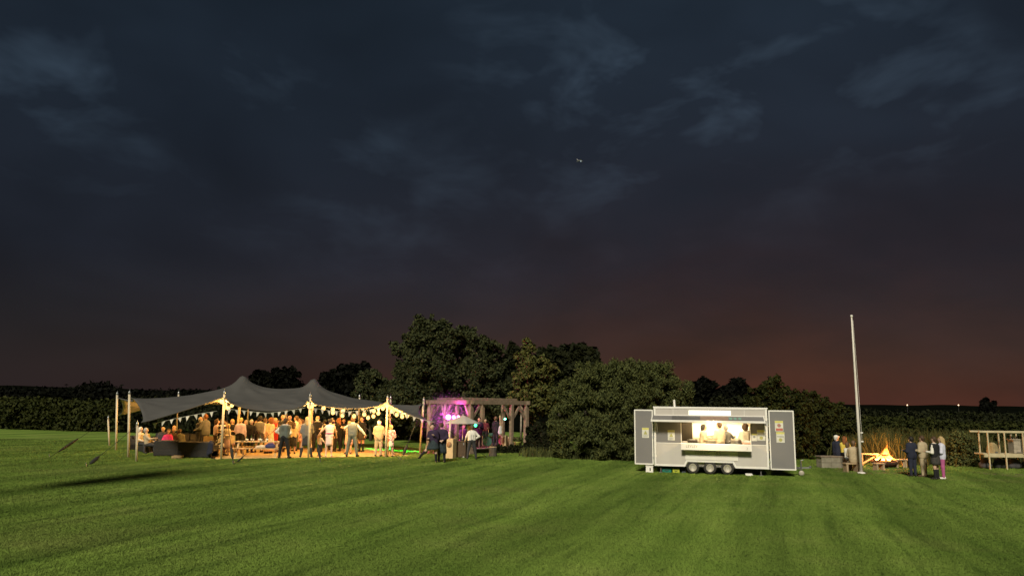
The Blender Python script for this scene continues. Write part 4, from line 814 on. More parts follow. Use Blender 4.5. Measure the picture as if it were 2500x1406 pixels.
# seated round the sofas
def SIT(label, px, head_py, Y, face, seat=.42, **kw):
    p = at(px, head_py, Y); kw.setdefault('group', 'guests on the lounge chairs')
    return person(label, (p.x, p.y, 0), face, height=kw.pop('height', 1.74), legs='sit', sit_z=seat, **kw)
SIT('seated guest half hidden behind the left short pole', 343, 1055, 39.6, -100, top=CREAM, bottom=CHAR, hair='white', hair_kind='bob', arms=('rest', 'rest'))
SIT('reclining fair-haired guest with arm along the sofa', 363, 1055, 38.6, -80, top=BEIGE, bottom=CHAR, hair='grey', arms=('fwd', 'rest'), lean=-.2)
SIT('seated bald man in dark jacket left of the pink top', 398, 1050, 40.2, 180, top=CHAR, top_kind='jacket', bottom=CHAR, hair='grey', hair_kind='bald', arms=('rest', 'rest'))
SIT('seated woman in vivid pink top', 411, 1057, 38.4, 185, top=HOT, bottom=HOT, hair='mid', hair_kind='bob', arms=('rest', 'rest'), height=1.66)
SIT('seated bald man in dark jumper right of the pink top', 424, 1052, 39.2, 170, top=BROWN, top_kind='jacket', bottom=CHAR, hair='grey', hair_kind='bald', arms=('rest', 'rest'))
SIT('seated man at the very back of the lounge group', 425, 1046, 41.5, 190, top=BLACK, top_kind='jacket', bottom=CHAR, hair='mid', hair_kind='bald', arms=('rest', 'rest'), seat=.46)
SIT('hunched guest in olive coat on the long sofa', 446, 1062, 39.0, 60, top=OLIVE, top_kind='jacket', bottom=BROWN, hair='brown', arms=('rest', 'rest'), lean=.45)
# ---------------------------------------------------------------- lounge furniture
MRATTAN = M('black_rattan', (0.034, 0.032, 0.030), (0.016, 0.015, 0.014), scale=60, rough=0.7, bump=0.6, stretch=(1, 1, 3)); MCUSH = M('cushion_charcoal', (0.06, 0.056, 0.052), rough=0.95)
def sofa(label, px, py, face, w, d=.85, h=.78, arm=.62):
    b = PB(px, py); t = thing('rattan_sofa', label, 'sofa', b, math.radians(face), 'rattan lounge furniture')
    MB().box((0, 0, .2), (w, d, .30)).build('base', MRATTAN, t, bevel=.03)
    MB().box((0, -d/2+.09, h/2+.03), (w, .18, h-.06), rot=(.06, 0, 0)).build('backrest', MRATTAN, t, bevel=.04)
    for sd in (-1, 1): MB().box((sd*(w/2-.09), .02, arm/2+.03), (.18, d-.06, arm-.06)).build('armrest', MRATTAN, t, bevel=.04)
    n = max(1, round((w-.36)/.62))
    for i in range(n):
        cw = (w-.38)/n; MB().box((-(w-.38)/2+cw*(i+.5), .07, .405), (cw-.02, d-.24, .12)).build('seat_cushion', MCUSH, t, bevel=.04); MB().box((-(w-.38)/2+cw*(i+.5), -d/2+.24, .62), (cw-.04, .13, .36), rot=(.15, 0, 0)).build('back_cushion', MCUSH, t, bevel=.05)
    for sx_ in (-1, 1):
        for sy_ in (-1, 1): MB().box((sx_*(w/2-.08), sy_*(d/2-.08), .03), (.06, .06, .06)).build('leg', MRATTAN, t)
    return t
sofa('black rattan sofa back nearest the first lit pole', 482, 1117, 0, 1.65)
sofa('black rattan armchair left of the nearest sofa back', 409, 1113, 12, 1.15)
sofa('black rattan armchair behind the short front pole', 360, 1103, -40, 1.0)
sofa('black rattan sofa facing us at the back of the lounge', 420, 1090, 180, 2.4)
sofa('long brown rattan sofa beyond the nearest sofa back', 460, 1094, 200, 1.7)
sofa('black rattan chair at the far left by the tent edge', 336, 1098, -70, .9)
tb = PB(441, 1104); t = thing('coffee_table', 'low dark coffee table between the rattan chairs', 'table', tb, .2)
MB().box((0, 0, .42), (1.0, .6, .05)).build('table_top', MRATTAN, t, bevel=.01); MB().box((0, 0, .12), (.85, .48, .03)).build('shelf', MRATTAN, t)
for sx_ in (-1, 1):
    for sy_ in (-1, 1): MB().box((sx_*.44, sy_*.25, .2), (.06, .06, .39)).build('leg', MRATTAN, t)
tag(MB().box((tb.x+.25, tb.y-.1, .4575), (.28, .2, .018), rot=(0, 0, .5)).build('napkin', WHITE, None), 'white napkin on the low dark coffee table', 'napkin')
MTIMB = M('pine_timber', (0.50, 0.36, 0.20), (0.38, 0.27, 0.14), scale=4, rough=0.75, stretch=(0.8, 5, 5))
def crate(name, label, p, d, mat, cat='box', rz=0.0, group=None):
    t = thing(name, label, cat, p, rz, group); w, dp, h = d; MB().box((0, 0, .01), (w, dp, .02)).build('bottom', mat, t)
    for k in range(3):
        z = .03+(h-.04)*(k+.5)/3; hh = (h-.04)/3-.015
        MB().box((0, -dp/2, z), (w, .016, hh)).build('slat', mat, t); MB().box((0, dp/2, z), (w, .016, hh)).build('slat', mat, t)
        MB().box((-w/2, 0, z), (.016, dp-.02, hh)).build('slat', mat, t); MB().box((w/2, 0, z), (.016, dp-.02, hh)).build('slat', mat, t)
    return t
crate('wooden_crate', 'small pale wooden crate on the grass between two sofas', PB(433, 1119), (.45, .3, .16), MTIMB)
crate('wooden_crate', 'pale wooden crate on the back of the long sofa', Vector((at(497, 1075, 38.6).x, 39.4, .0)), (.5, .4, .95), MTIMB)
tag(skin_obj := mesh_obj('draped_coat', *skin_mesh([((-.05, -.10, .25), (.0, -.12, .72), .10, .09), ((0, -.06, .80), (.05, .12, .76), .07, .06), ((.08, -.12, .3), (.1, -.12, .7), .08, .07)], .03), NAVY, smooth=True), 'navy coat thrown over the corner of nearest sofa', 'coat'); skin_obj.location = PB(513, 1119)
# ---------------------------------------------------------------- picnic table with drinks
def picnic(label, px, py, face, w=1.9):
    b = PB(px, py); t = thing('picnic_table', label, 'table', b, math.radians(face))
    for k in range(5): MB().box((0, .38+.145*k, .75), (w, .135, .04)).build('table_plank', MTIMB, t, bevel=.006)
    for y in (.0, 1.35):
        for k in range(2): MB().box((0, y-.08+.15*k, .45), (w, .14, .04)).build('seat_plank', MTIMB, t, bevel=.006)
    for sx_ in (-1, 1):
        x = sx_*(w/2-.22); a = MB(); a.bar((x, .02, 0), (x, .45, .73), .05, .09, (1, 0, 0)).build('leg', MTIMB, t); MB().bar((x, 1.33, 0), (x, .9, .73), .05, .09, (1, 0, 0)).build('leg', MTIMB, t)
        MB().box((x+.05, .675, .40), (.045, 1.6, .09)).build('brace', MTIMB, t); MB().box((x+.05, .675, .70), (.045, .7, .07)).build('brace', MTIMB, t)
    return t, b
pt1, pb = picnic('pine picnic table with drinks in front of the dance floor', 622, 1117, 3, 2.35)
MGLASSG = M('bottle_green', (0.03, 0.08, 0.03), rough=0.15, spec=0.6); MGLASSC = M('clear_tumbler', (0.62, 0.60, 0.52), rough=0.1, spec=0.6); MPAPER = M('paper_plate', (0.8, 0.77, 0.7))
def on_table(dx, dy, z=.77): a = math.radians(3); return Vector((pb.x+dx*math.cos(a)-dy*math.sin(a), pb.y+dx*math.sin(a)+dy*math.cos(a), z))
for i, (dx, dy, lb) in enumerate(((-.62, .5, 'green bottle nearest the left end of the picnic table'), (-.40, .62, 'green bottle second from left on the picnic table'), (.02, .7, 'green bottle in the middle of the picnic table'), (.42, .6, 'green bottle toward right end of the picnic table'))):
    t = thing('wine_bottle', lb, 'bottle', on_table(dx, dy), 0, 'bottles on the picnic table'); MB().lathe([(.036, 0), (.038, .01), (.038, .19), (.015, .235), (.014, .30)], n=10).build('glass', MGLASSG, t, smooth=True); MB().lathe([(.039, .06), (.039, .14)], n=10).build('paper_label', MPAPER, t)
for i, (dx, dy, lb) in enumerate(((-.52, .42, 'plastic cup by the leftmost bottle'), (-.25, .45, 'plastic cup right of the second bottle'), (.15, .48, 'plastic cup right of the middle bottle'), (.3, .8, 'plastic cup at the back of picnic table'), (.62, .5, 'plastic cup near picnic table right end'), (-.1, .85, 'plastic cup at the back, table middle'))):
    tag(MB().lathe([(.028, 0), (.04, .12), (.036, .12), (.026, .01)], c=on_table(dx, dy), n=10).build('plastic_cup', MGLASSC, smooth=True), lb, 'cup', 'cups on the picnic table')
for dx, dy, lb in ((-.82, .5, 'paper plate at the left end of picnic table'), (.85, .55, 'paper plate at the right end of picnic table'), (.22, .6, 'paper plate in the middle of picnic table')):
    tag(MB().lathe([(.06, 0), (.12, .025), (.125, .03), (.06, .012)], c=on_table(dx, dy), n=14).build('paper_plate', MPAPER, smooth=True), lb, 'plate', 'plates on the picnic table')
tag(mesh_obj('bag', *skin_mesh([((-.16, 0, .10), (.16, 0, .10), .1, .1), ((-.1, 0, .2), (.1, 0, .2), .06, .06)], .03), cloth((0.05, 0.05, 0.14)), smooth=True), 'dark blue bag lying on the picnic bench', 'bag').location = on_table(.72, .02, .47)
tag(mesh_obj('coat_heap', *skin_mesh([((-.2, 0, .05), (.15, .02, .07), .07, .08), ((.0, .0, .1), (.2, 0, .06), .06, .05)], .03), CREAM, smooth=True), 'crumpled cream jacket lying on the picnic bench', 'jacket').location = on_table(.25, .02, .47)
# coloured glow of the disco lamp is made by its own spot, see the bandstand
# ================================================================ catering trailer
MWHITE = M('white_trim', (0.78, 0.75, 0.70), (0.72, 0.69, 0.64), scale=3, rough=0.45); MGREYP = M('grey_panel', (0.190, 0.181, 0.178), (0.172, 0.163, 0.160), scale=1.1, rough=0.6, detail=5, stretch=(1.5, 1.5, 0.8)); MLIGHTG = M('light_grey_panel', (0.50, 0.465, 0.43), (0.455, 0.415, 0.375), scale=1.0, rough=0.6, detail=5, stretch=(1.5, 1.5, 0.8))
MDARKS = M('dark_strip', (0.11, 0.105, 0.10), rough=0.6); MTYRE = M('tyre_rubber', (0.05, 0.047, 0.042), (0.03, 0.028, 0.026), rough=0.95, scale=14); MRIM = M('dusty_rim', (0.44, 0.40, 0.33), (0.34, 0.31, 0.25), rough=0.5, metal=0.2); MCHAS = M('chassis', (0.18, 0.17, 0.16), rough=0.6, metal=0.3)
MINT = M('interior_lining', (0.62, 0.54, 0.40), (0.55, 0.47, 0.34), rough=0.5); MPANEL = M('white_interior_panel', (0.82, 0.80, 0.76), rough=0.35); MDKINT = M('dark_equipment', (0.055, 0.045, 0.032), rough=0.4, metal=0.3); MSTAIN = M('stainless', (0.60, 0.57, 0.50), rough=0.28, metal=0.85)
wp = PB(1734, 1158); TA = math.atan2(wp.x, wp.y)
truck = thing('catering_trailer', 'grey and white catering trailer with raised serving hatch and open end doors', 'trailer', wp, -TA)
UU = lambda x: (x-1165)*.002939
ZZ = lambda x, y: (1078+(x-1165)*.031-y)*.003036
u0, u1, zt, zb, dp = -2.25, 2.32, 2.68, .36, 2.1
# shell: sides, roof, floor, back wall (open serving bay in front)
MB().span((u0, .03, zb), (u0+.05, dp, zt)).build('side_wall', MLIGHTG, truck); MB().span((u1-.05, .03, zb), (u1, dp, zt)).build('side_wall', MLIGHTG, truck)
MB().span((u0+.05, dp-.05, zb), (u1-.05, dp, zt)).build('rear_wall', MINT, truck)
MB().span((u0-.03, -.02, zt), (u1+.03, dp+.02, zt+.06)).build('roof', MWHITE, truck, bevel=.02)
MB().span((u0+.05, .03, .30), (u1-.05, dp-.05, .34)).build('floor', MCHAS, truck)
# front skin below and beside the opening
def front(name, a, b, c, d, mat, y0=0.0, y1=.05, parent=truck, bevel=.004): return MB().span((a, y0, c), (b, y1, d)).build(name, mat, parent, bevel=bevel)
OP0, OP1, OZ0, OZ1 = UU(785), UU(1720), 1.22, 2.13
arch = [(u0+.09, .38), (-1.02, .38), (-.93, .57), (.93, .57), (1.02, .38), (u1-.09, .38), (u1-.09, OZ0), (u0+.09, OZ0)]
MB().prism(arch, 0.0, .045).build('lower_panel', MLIGHTG, truck)
sill = [(u0, .29), (-1.0, .29), (-.90, .49), (.90, .49), (1.0, .29), (u1, .29), (u1, .375), (1.04, .375), (.95, .565), (-.95, .565), (-1.04, .375), (u0, .375)]
MB().prism(sill, -.022, .05).build('sill_trim', MWHITE, truck)
for a in (u0, u1-.085): front('corner_post', a, a+.085, .38, zt, MWHITE, -.02, .06)
lp = front('shutter_panel', u0+.09, OP0-.03, OZ0+.03, OZ1-.03, MGREYP, .012, .05); rp = front('shutter_panel', OP1+.03, u1-.09, OZ0+.03, OZ1-.03, MGREYP, .012, .05)
front('frame_rail', u0+.088, u1-.088, OZ0, OZ0+.028, MWHITE, -.008, .05); front('frame_rail', u0+.088, u1-.088, OZ1-.028, OZ1+.03, MWHITE, -.006, .05)
for a in (OP0-.028, OP1): front('frame_post', a, a+.028, OZ0+.029, OZ1-.029, MWHITE, -.008, .05)
front('fascia', u0+.088, u1-.088, OZ1+.031, zt-.03, MLIGHTG, .0, .05); front('fascia_trim', u0+.088, u1-.088, zt-.03, zt, MWHITE, -.02, .05)
front('fascia_trim', u0+.088, u1-.088, 2.36, 2.40, MWHITE, -.03, -.001)
front('sign_panel', UU(890), UU(1470), 2.405, 2.60, M('emissive_white_sign', (0.84, 0.83, 0.80), rough=0.3, emit=(1.0, .90, .70), estr=0.75), -.012, -.001)  # sign face has a weak emission of its own
for x in (u0+.8, .0, u1-.9): front('panel_joint', x, x+.012, 2.402, zt-.032, MWHITE, -.006, -.0005)
# raised hatch: slopes gently down and out, framed in white
ha, hb, hy, hz0, hz1 = UU(383), UU(1905), .62, 2.35, 2.16
def hatch_pt(x, t, off=0): return (x, -.03-hy*t, hz0+(hz1-hz0)*t+off)
def hatch_slab(x0, x1, t0, t1, o0, o1):
    v = [hatch_pt(x, t, o) for o in (o0, o1) for t in (t0, t1) for x in (x0, x1)]; return MB().add(v, [(0, 2, 3, 1), (4, 5, 7, 6), (0, 1, 5, 4), (2, 6, 7, 3), (0, 4, 6, 2), (1, 3, 7, 5)])
hatch = hatch_slab(ha, hb, 0, 1, -.02, .02).build('hatch', MGREYP, truck, bevel=.004)
hatch_slab(UU(660), UU(1050), .06, .94, .021, .026).build('dark_decal', MDARKS, hatch)
hatch_slab(UU(1050), UU(1430), .06, .94, .021, .026).build('brown_decal', M('brown_decal', (0.30, 0.19, 0.13), rough=0.6), hatch)
MB().bar(hatch_pt(ha-.03, 1.0), hatch_pt(hb+.03, 1.0), .05, .085).build('hatch_edge', MWHITE, hatch, bevel=.006)
for x in (ha, hb): MB().bar(hatch_pt(x, 0), hatch_pt(x, 1.0), .045, .07).build('hatch_edge', MWHITE, hatch)
for zx in (1462, 1521, 1582):
    c = hatch_pt(UU(zx), .5, .027); m_ = MB().lathe([(.062, 0), (.062, .006)], n=18).build('green_roundel', M('green_roundel', (0.22, 0.42, 0.33), (0.15, 0.30, 0.24), scale=30), hatch); m_.location = c; m_.rotation_euler = (math.atan2(hz1-hz0, -hy)+math.pi, 0, 0); m_.scale = (1, 2.4, 1)
for x in (u0+.14, u1-.14): MB().tube([hatch_pt(x, .85, -.03), (x-.02*np.sign(x), .0, 1.62)], .014, n=6).build('gas_strut', MSTEEL, truck)
MB().span((u1-.16, -.06, 2.02), (u1-.04, .0, 2.22)).build('hinge_bracket', MCHAS, truck)
# end doors folded out flush with the front
def end_door(a, b, c, d, nm):
    dr = MB().span((a, .0, c), (b, .04, d)).build('end_door', MGREYP, truck); w = .07
    for q in (((a-.005, -.012, c), (a+w*.6, .045, d)), ((b-w*.6, -.012, c), (b+.005, .045, d)), ((a+w*.6, -.012, d-.05), (b-w*.6, .045, d+.004)), ((a+w*.6, -.012, c-.004), (b-w*.6, .045, c+.045))): MB().span(*q).build('door_frame', MWHITE, dr)
    for z in (c+.3, (c+d)/2, d-.35): MB().span((nm-.03, -.03, z-.04), (nm+.03, -.005, z+.04)).build('hinge', MSTEEL, dr)
    return dr
ld_ = end_door(UU(122), u0-.04, .33, 2.60, u0-.02); rd_ = end_door(u1+.05, UU(2300), .28, 2.64, u1+.025)
# counter shelf and lower banner
cs = MB().span((OP0-.02, -.36, OZ0-.005), (OP1+.02, .0, OZ0+.03)).build('counter_shelf', MWHITE, truck, bevel=.006)
MB().span((OP0-.02, -.38, .99), (OP1+.02, -.355, OZ0+.03)).build('counter_apron', MWHITE, cs, bevel=.004)
for x in (OP0+.1, OP1-.1): MB().bar((x, -.34, OZ0-.02), (x, -.02, .95), .03, .03).build('shelf_bracket', MWHITE, cs)
bn = MB().span((UU(830), -.03, .58), (UU(1545), -.005, 1.08)).build('banner', M('banner_vinyl', (0.74, 0.70, 0.63), (0.68, 0.64, 0.57), scale=3), truck)
MTXT = M('grey_print', (0.40, 0.37, 0.32), rough=0.7); MTXT2 = M('olive_print', (0.36, 0.32, 0.22), rough=0.7)
def text(body, x, y, z, size, mat, parent, name='lettering', sx_=1.0, sp=1.0):
    cu = bpy.data.curves.new(name, 'FONT'); cu.body = body; cu.size = size; cu.extrude = .0015; cu.space_character = sp; cu.materials.append(mat); cu.resolution_u = 3
    tmp = bpy.data.objects.new(name, cu); C.objects.link(tmp); bpy.context.view_layer.update(); me = bpy.data.meshes.new_from_object(tmp.evaluated_get(bpy.context.evaluated_depsgraph_get())); bpy.data.objects.remove(tmp); me.materials.clear(); me.materials.append(mat); o = bpy.data.objects.new(name, me); C.objects.link(o); o.parent = parent; o.location = (x, y, z); o.rotation_euler = (math.pi/2, 0, 0); o.scale = (sx_, 1, 1); return o
text('LEYLEY', UU(845), -.3825, 1.085, .155, MTXT2, cs, sx_=.92, sp=1.05)
text('WHIF', UU(955), -.0325, .80, .27, MTXT, bn, sx_=.55); text('TK\'S', UU(1222), -.0325, .78, .27, MTXT, bn, sx_=.55)
sw = [(UU(1165)+.0, .99), (UU(1120), .95), (UU(1095), .88), (UU(1100), .80), (UU(1130), .75)]
MB().tube([(x, -.032, z) for x, z in sw], .008, n=5).build('swash', MTXT, bn); MB().tube([(UU(1135), -.032, .86), (UU(1185), -.032, .96)], .009, n=5).build('swash', MTXT, bn)
MB().span((UU(955), -.0325, .755), (UU(1090), -.031, .762)).build('print_rule', MTXT, bn); MB().span((UU(1225), -.0325, .735), (UU(1310), -.031, .742)).build('print_rule', MTXT, bn)
text('2', UU(1655), -.3825, 1.06, .13, MTXT2, cs, name='number')
# wheels
for i, x in enumerate((-.69, 0, .69)):
    w = MB().lathe([(.15, -.02), (.21, -.025), (.25, .0), (.26, .03), (.26, .15), (.25, .18), (.2, .2), (.12, .2)], c=(x, .02, .262), n=28, axis='y').build('wheel', MTYRE, truck, smooth=True)
    MB().lathe([(.152, .0), (.158, -.008), (.140, .004), (.132, .03), (.075, .045), (.066, .012), (.03, .006), (.0, .0)], c=(x, -.004, .262), n=24, axis='y').build('rim', MRIM, w, smooth=True)
    for k in range(5):
        a_ = 2*math.pi*k/5; MB().lathe([(.011, 0), (.011, -.014), (.004, -.016)], c=(x+.05*math.cos(a_), .010, .262+.05*math.sin(a_)), n=6, axis='y').build('wheel_nut', MSTEEL, w)
MB().span((-1.0, .26, .3), (1.0, .36, .56)).build('wheel_arch', MCHAS, truck); MB().span((-1.0, .2, .24), (1.0, .3, .32)).build('axle_beam', MCHAS, truck)
for y in (.35, 1.6): MB().span((u0+.05, y, .28), (u1+.1, y+.08, .358)).build('chassis_rail', MCHAS, truck)
# drawbar, hitch and jockey wheel
for y in (.35, 1.6): MB().bar((u1, y+.04, .30), (UU(2400), 1.0, .30), .07, .08).build('drawbar', MSTEEL, truck)
hx = UU(2400); MB().bar((hx-.1, 1.0, .31), (hx+.35, 1.0, .33), .06, .06).build('coupling', MSTEEL, truck); MB().lathe([(.05, 0), (.055, .05), (.02, .09)], c=(hx+.36, 1.0, .32), n=10).build('coupling_head', MSTEEL, truck)
MB().tube([(hx+.0, .9, .1), (hx+.0, .9, .62)], .028, n=8).build('jockey_post', MSTEEL, truck); MB().tube([(hx, .9, .62), (hx+.1, .9, .64), (hx+.1, .9, .70)], .012, n=6).build('jockey_handle', MSTEEL, truck)
MB().lathe([(.04, -.04), (.1, -.035), (.11, 0), (.1, .035), (.04, .04)], c=(hx, .9, .11), n=16, axis='y').build('jockey_wheel', MRIM, truck, smooth=True)
MB().tube([(UU(685), .9, zt+.05), (UU(680), .9, zt+.30)], .045, n=10).build('flue', MWHITE, truck); MB().lathe([(.06, 0), (.02, .06)], c=(UU(680), .9, zt+.30), n=10).build('flue_cowl', MWHITE, truck)
for x in (-2.0, 2.0): MB().tube([(x, .15, .3), (x, .15, .03)], .025, n=8).build('corner_steady', MCHAS, truck); MB().box((x, .15, .015), (.14, .14, .03)).build('steady_foot', MCHAS, truck)
# notices
def notice(parent, a, b, c, d, y, hd, mid, em, band_=None, shape='tri'):
    p = MB().span((a, y-.004, c), (b, y, d)).build('notice', M('notice_paper', (0.66, 0.64, 0.56), rough=0.6), parent); h = d-c; w = b-a
    MB().span((a+.004, y-.0065, d-h*.2), (b-.004, y-.0042, d-.004)).build('notice_header', hd, p)
    if shape == 'tri': MB().prism([(a+w*.22, c+h*.34), (a+w*.78, c+h*.34), (a+w*.5, c+h*.72)], y-.0065, y-.0042).build('notice_symbol', em, p)
    else: q = MB().lathe([(w*.22, 0), (w*.22, .0022)], c=(0, 0, 0), n=18, axis='y').build('notice_symbol', em, p); q.location = ((a+b)/2, y-.0065, c+h*(.55 if shape == 'disc' else .25))
    for k in range(3): MB().span((a+w*.18, y-.0065, c+h*(.08+.07*k)), (b-w*.18, y-.0042, c+h*(.105+.07*k))).build('notice_text', mid, p) if shape == 'tri' else None
    if band_: MB().span((a+w*.1, y-.0065, c+h*.05), (b-w*.06, y-.0042, c+h*.28)).build('notice_band', band_, p)
    if shape == 'low': MB().span((a+w*.08, y-.0065, c+h*.52), (b-w*.08, y-.0042, c+h*.6)).build('notice_text', mid, p)
HY = M('notice_yellow', (0.62, 0.58, 0.16), rough=0.6); PG = M('notice_grey', (0.30, 0.30, 0.28)); PO = M('notice_olive', (0.42, 0.40, 0.14)); PR = M('notice_red', (0.50, 0.14, 0.11)); PPK = M('notice_pale_red', (0.40, 0.20, 0.17))
notice(ld_, UU(230), UU(327), ZZ(280, 580), ZZ(280, 443), -.001, HY, PG, PO); notice(lp, UU(593), UU(690), ZZ(640, 617), ZZ(640, 480), .011, HY, PG, PO)
notice(rp, UU(1735), UU(1808), ZZ(1770, 637), ZZ(1770, 540), .011, HY, PG, PG, shape='disc'); notice(rp, UU(1812), UU(1917), ZZ(1865, 632), ZZ(1865, 493), .011, HY, PG, PO, shape='low')
notice(rd_, UU(2050), UU(2158), ZZ(2105, 512), ZZ(2105, 375), -.001, HY, PG, PPK, PR, shape='disc'); notice(rd_, UU(2062), UU(2170), ZZ(2115, 660), ZZ(2115, 522), -.001, HY, PG, PO, shape='low')
# serving lamp under the hatch and the tubes inside
lamp = MB().lathe([(.05, .09), (.11, .03), (.115, 0), (.10, .004), (.04, .07)], c=(UU(1210), -.62, 2.065), n=16).build('hatch_lamp', MSTEEL, truck, smooth=True)
blob(MB(), (UU(1210), -.68, 2.045), (.085, .075, .075)).build('lamp_bulb', M('hatch_lamp_glow', (1, .9, .7), emit=(1.0, .68, .30), estr=620.0), lamp, smooth=True)
for x in (-.2, 1.05):
    tl = MB().span((x-.45, 1.40, 2.14), (x+.45, 1.52, 2.19)).build('tube_light', MPANEL, truck); MB().span((x-.42, 1.42, 2.115), (x+.42, 1.50, 2.138)).build('tube', M('tube_glow', (1, 1, 1), emit=(1.0, .78, .44), estr=180.0), tl)
for x in (-.5, .7):  # front pair added out of sight behind the hatch to light the staff
    tl = MB().span((x-.4, .12, 2.36), (x+.4, .22, 2.40)).build('tube_light', MPANEL, truck); MB().span((x-.37, .14, 2.335), (x+.37, .20, 2.358)).build('tube', MATS['tube_glow'], tl)
# kitchen fittings
for a, b, c, d in ((UU(905), UU(1050), 1.40, 2.02), (UU(1140), UU(1262), 1.40, 2.02), (UU(1390), UU(1712), 1.40, 1.96)): MB().span((a*1.06, dp-.07, c), (b*1.06, dp-.052, d)).build('wall_panel', MPANEL, truck, bevel=.01)
MB().span((u0+.06, dp-.7, .345), (u1-.06, dp-.08, 1.28)).build('back_counter', MSTAIN, truck); MB().span((OP0-.2, .12, .345), (OP1+.1, .5, 1.16)).build('front_counter', MSTAIN, truck)
MB().span((OP0-.3, dp-1.0, 1.285), (OP0+.42, dp-.3, 2.45)).build('tall_cupboard', MDKINT, truck, bevel=.02); MB().span((-.1, dp-.55, 2.12), (u1-.3, dp-.1, 2.4)).build('extractor_hood', M('brass_hood', (0.55, 0.42, 0.20), rough=0.35, metal=0.4), truck, bevel=.02)
GK = 'kitchen things on the trailer counter'
def tpt(x, y, z): return truck_mat @ Vector((x, y, z))
truck_mat = Matrix.Translation(wp) @ Matrix.Rotation(-TA, 4, 'Z')
t = thing('griddle', 'black griddle at the left end of the trailer counter', 'griddle', tpt(UU(930), .32, 1.165), -TA, GK); MB().box((0, 0, .05), (.46, .34, .1)).build('griddle_body', MDKINT, t, bevel=.01); MB().box((0, .08, .16), (.44, .2, .1), rot=(.4, 0, 0)).build('griddle_lid', MDKINT, t, bevel=.02); MB().tube([(-.12, -.02, .22), (.12, -.02, .22)], .012, n=6).build('lid_handle', MSTEEL, t)
t = thing('cooking_pot', 'large steel cooking pot on the trailer counter', 'pot', tpt(UU(1530), .32, 1.165), -TA, GK); MB().lathe([(.2, 0), (.21, .02), (.21, .24), (.225, .25), (.2, .25), (.19, .03)], n=24).build('pot_body', MSTAIN, t, smooth=True)
for sd in (-1, 1): MB().tube([(sd*.21, -.05, .19), (sd*.27, -.04, .2), (sd*.27, .04, .2), (sd*.21, .05, .19)], .012, n=6).build('pot_handle', MSTEEL, t)
for i, (z, w) in enumerate(((0, .30), (.085, .34), (.155, .27))): tag(MB().box(tuple(tpt(UU(1668), .28, 1.165+z+.04)), (w, .22, .07), rot=(0, 0, -TA+.05*i)).build('food_carton', M('carton_%d' % i, ((0.70, 0.62, 0.48), (0.72, 0.40, 0.25), (0.75, 0.72, 0.65))[i]), bevel=.006), ('bottom pale carton of the stack right of the pot', 'middle orange-brown carton of the stack by the pot', 'top white carton of the stack by the pot')[i], 'carton', GK)
tag(MB().box(tuple(tpt(UU(830), .3, 1.24)), (.2, .2, .14), rot=(0, 0, -TA)).build('tin', MLIGHTG, bevel=.01), 'pale grey tin left of the griddle', 'tin', GK)
def staff(label, x, y, topz, face, **kw):
    p = tpt(x, y, .345); person(label, tuple(p), face-math.degrees(TA), height=topz-.10-.345, group='staff in the trailer', **kw)
staff('woman with dark hair and cream top serving in the trailer', UU(1070), .80, 2.10, -75, top=CREAM, top_kind='tee', bottom=CREAM, hair='dark', hair_kind='bob', arms=('bent', 'fwd'), lean=.1)
staff('man in cream t-shirt standing at the trailer hatch', UU(1312), .78, 2.20, 35, top=CREAM, top_kind='tee', bottom=CREAM, hair='brown', arms=('down', 'bent'), girth=1.05)
staff('cook in grey behind the man in cream t-shirt', UU(1405), 1.12, 2.06, -20, top=GREY, bottom=BLACK, hair='grey', arms=('fwd', 'bent'))
staff('curly brown-haired cook in white at trailer right end', UU(1668), 1.0, 2.16, 10, top=WHITE, bottom=BLACK, hair='brown', hair_kind='curly', arms=('bent', 'bent'))
# things under and beside the trailer
t = thing('step_box', 'white step box under the left trailer door', 'step', tpt((UU(275)+UU(380))/2, .1, 0), -TA); MB().box((0, 0, .13), (.31, .3, .26), taper=.94).build('box', MWHITE, t, bevel=.01); MB().box((.03, -.155, .14), (.05, .012, .12)).build('slot', MDARKS, t); MB().box((0, 0, .275), (.32, .31, .03)).build('tread', MWHITE, t)
def bin_(name, label, x, y, w, h, mat, cat):
    t = thing(name, label, cat, tpt(x, y, 0), -TA, 'boxes under the trailer'); MB().box((0, 0, h*.45), (w*.94, .3, h*.9)).build('tub', mat, t, bevel=.01); MB().box((0, 0, h*.94), (w, .34, h*.12)).build('lid', mat, t, bevel=.01); MB().tube([(-w*.2, -.17, h*.6), (0, -.19, h*.5), (w*.2, -.17, h*.6)], .008, n=5).build('handle', MDARKS, t)
bin_('storage_tub', 'teal storage tub under the trailer', UU(565), .35, .40, .19, M('teal_plastic', (0.02, 0.17, 0.12), rough=0.5), 'tub'); bin_('storage_tub', 'yellow-green storage tub under the trailer', UU(695), .35, .30, .17, M('lime_plastic', (0.45, 0.50, 0.05), rough=0.5), 'tub'); bin_('storage_tub', 'small blue-grey tub beside the trailer wheels', UU(800), .45, .16, .11, M('bluegrey_plastic', (0.10, 0.12, 0.17), rough=0.5), 'tub')
tag(MB().prism([(-.16, 0), (.16, 0), (.10, .09), (-.16, .09)], -.09, .09).build('wheel_chock', MWHITE, bevel=.005), 'white wheel chock right of the trailer wheels', 'chock').matrix_world = Matrix.Translation(tpt(UU(1690), .1, 0)) @ Matrix.Rotation(-TA, 4, 'Z')
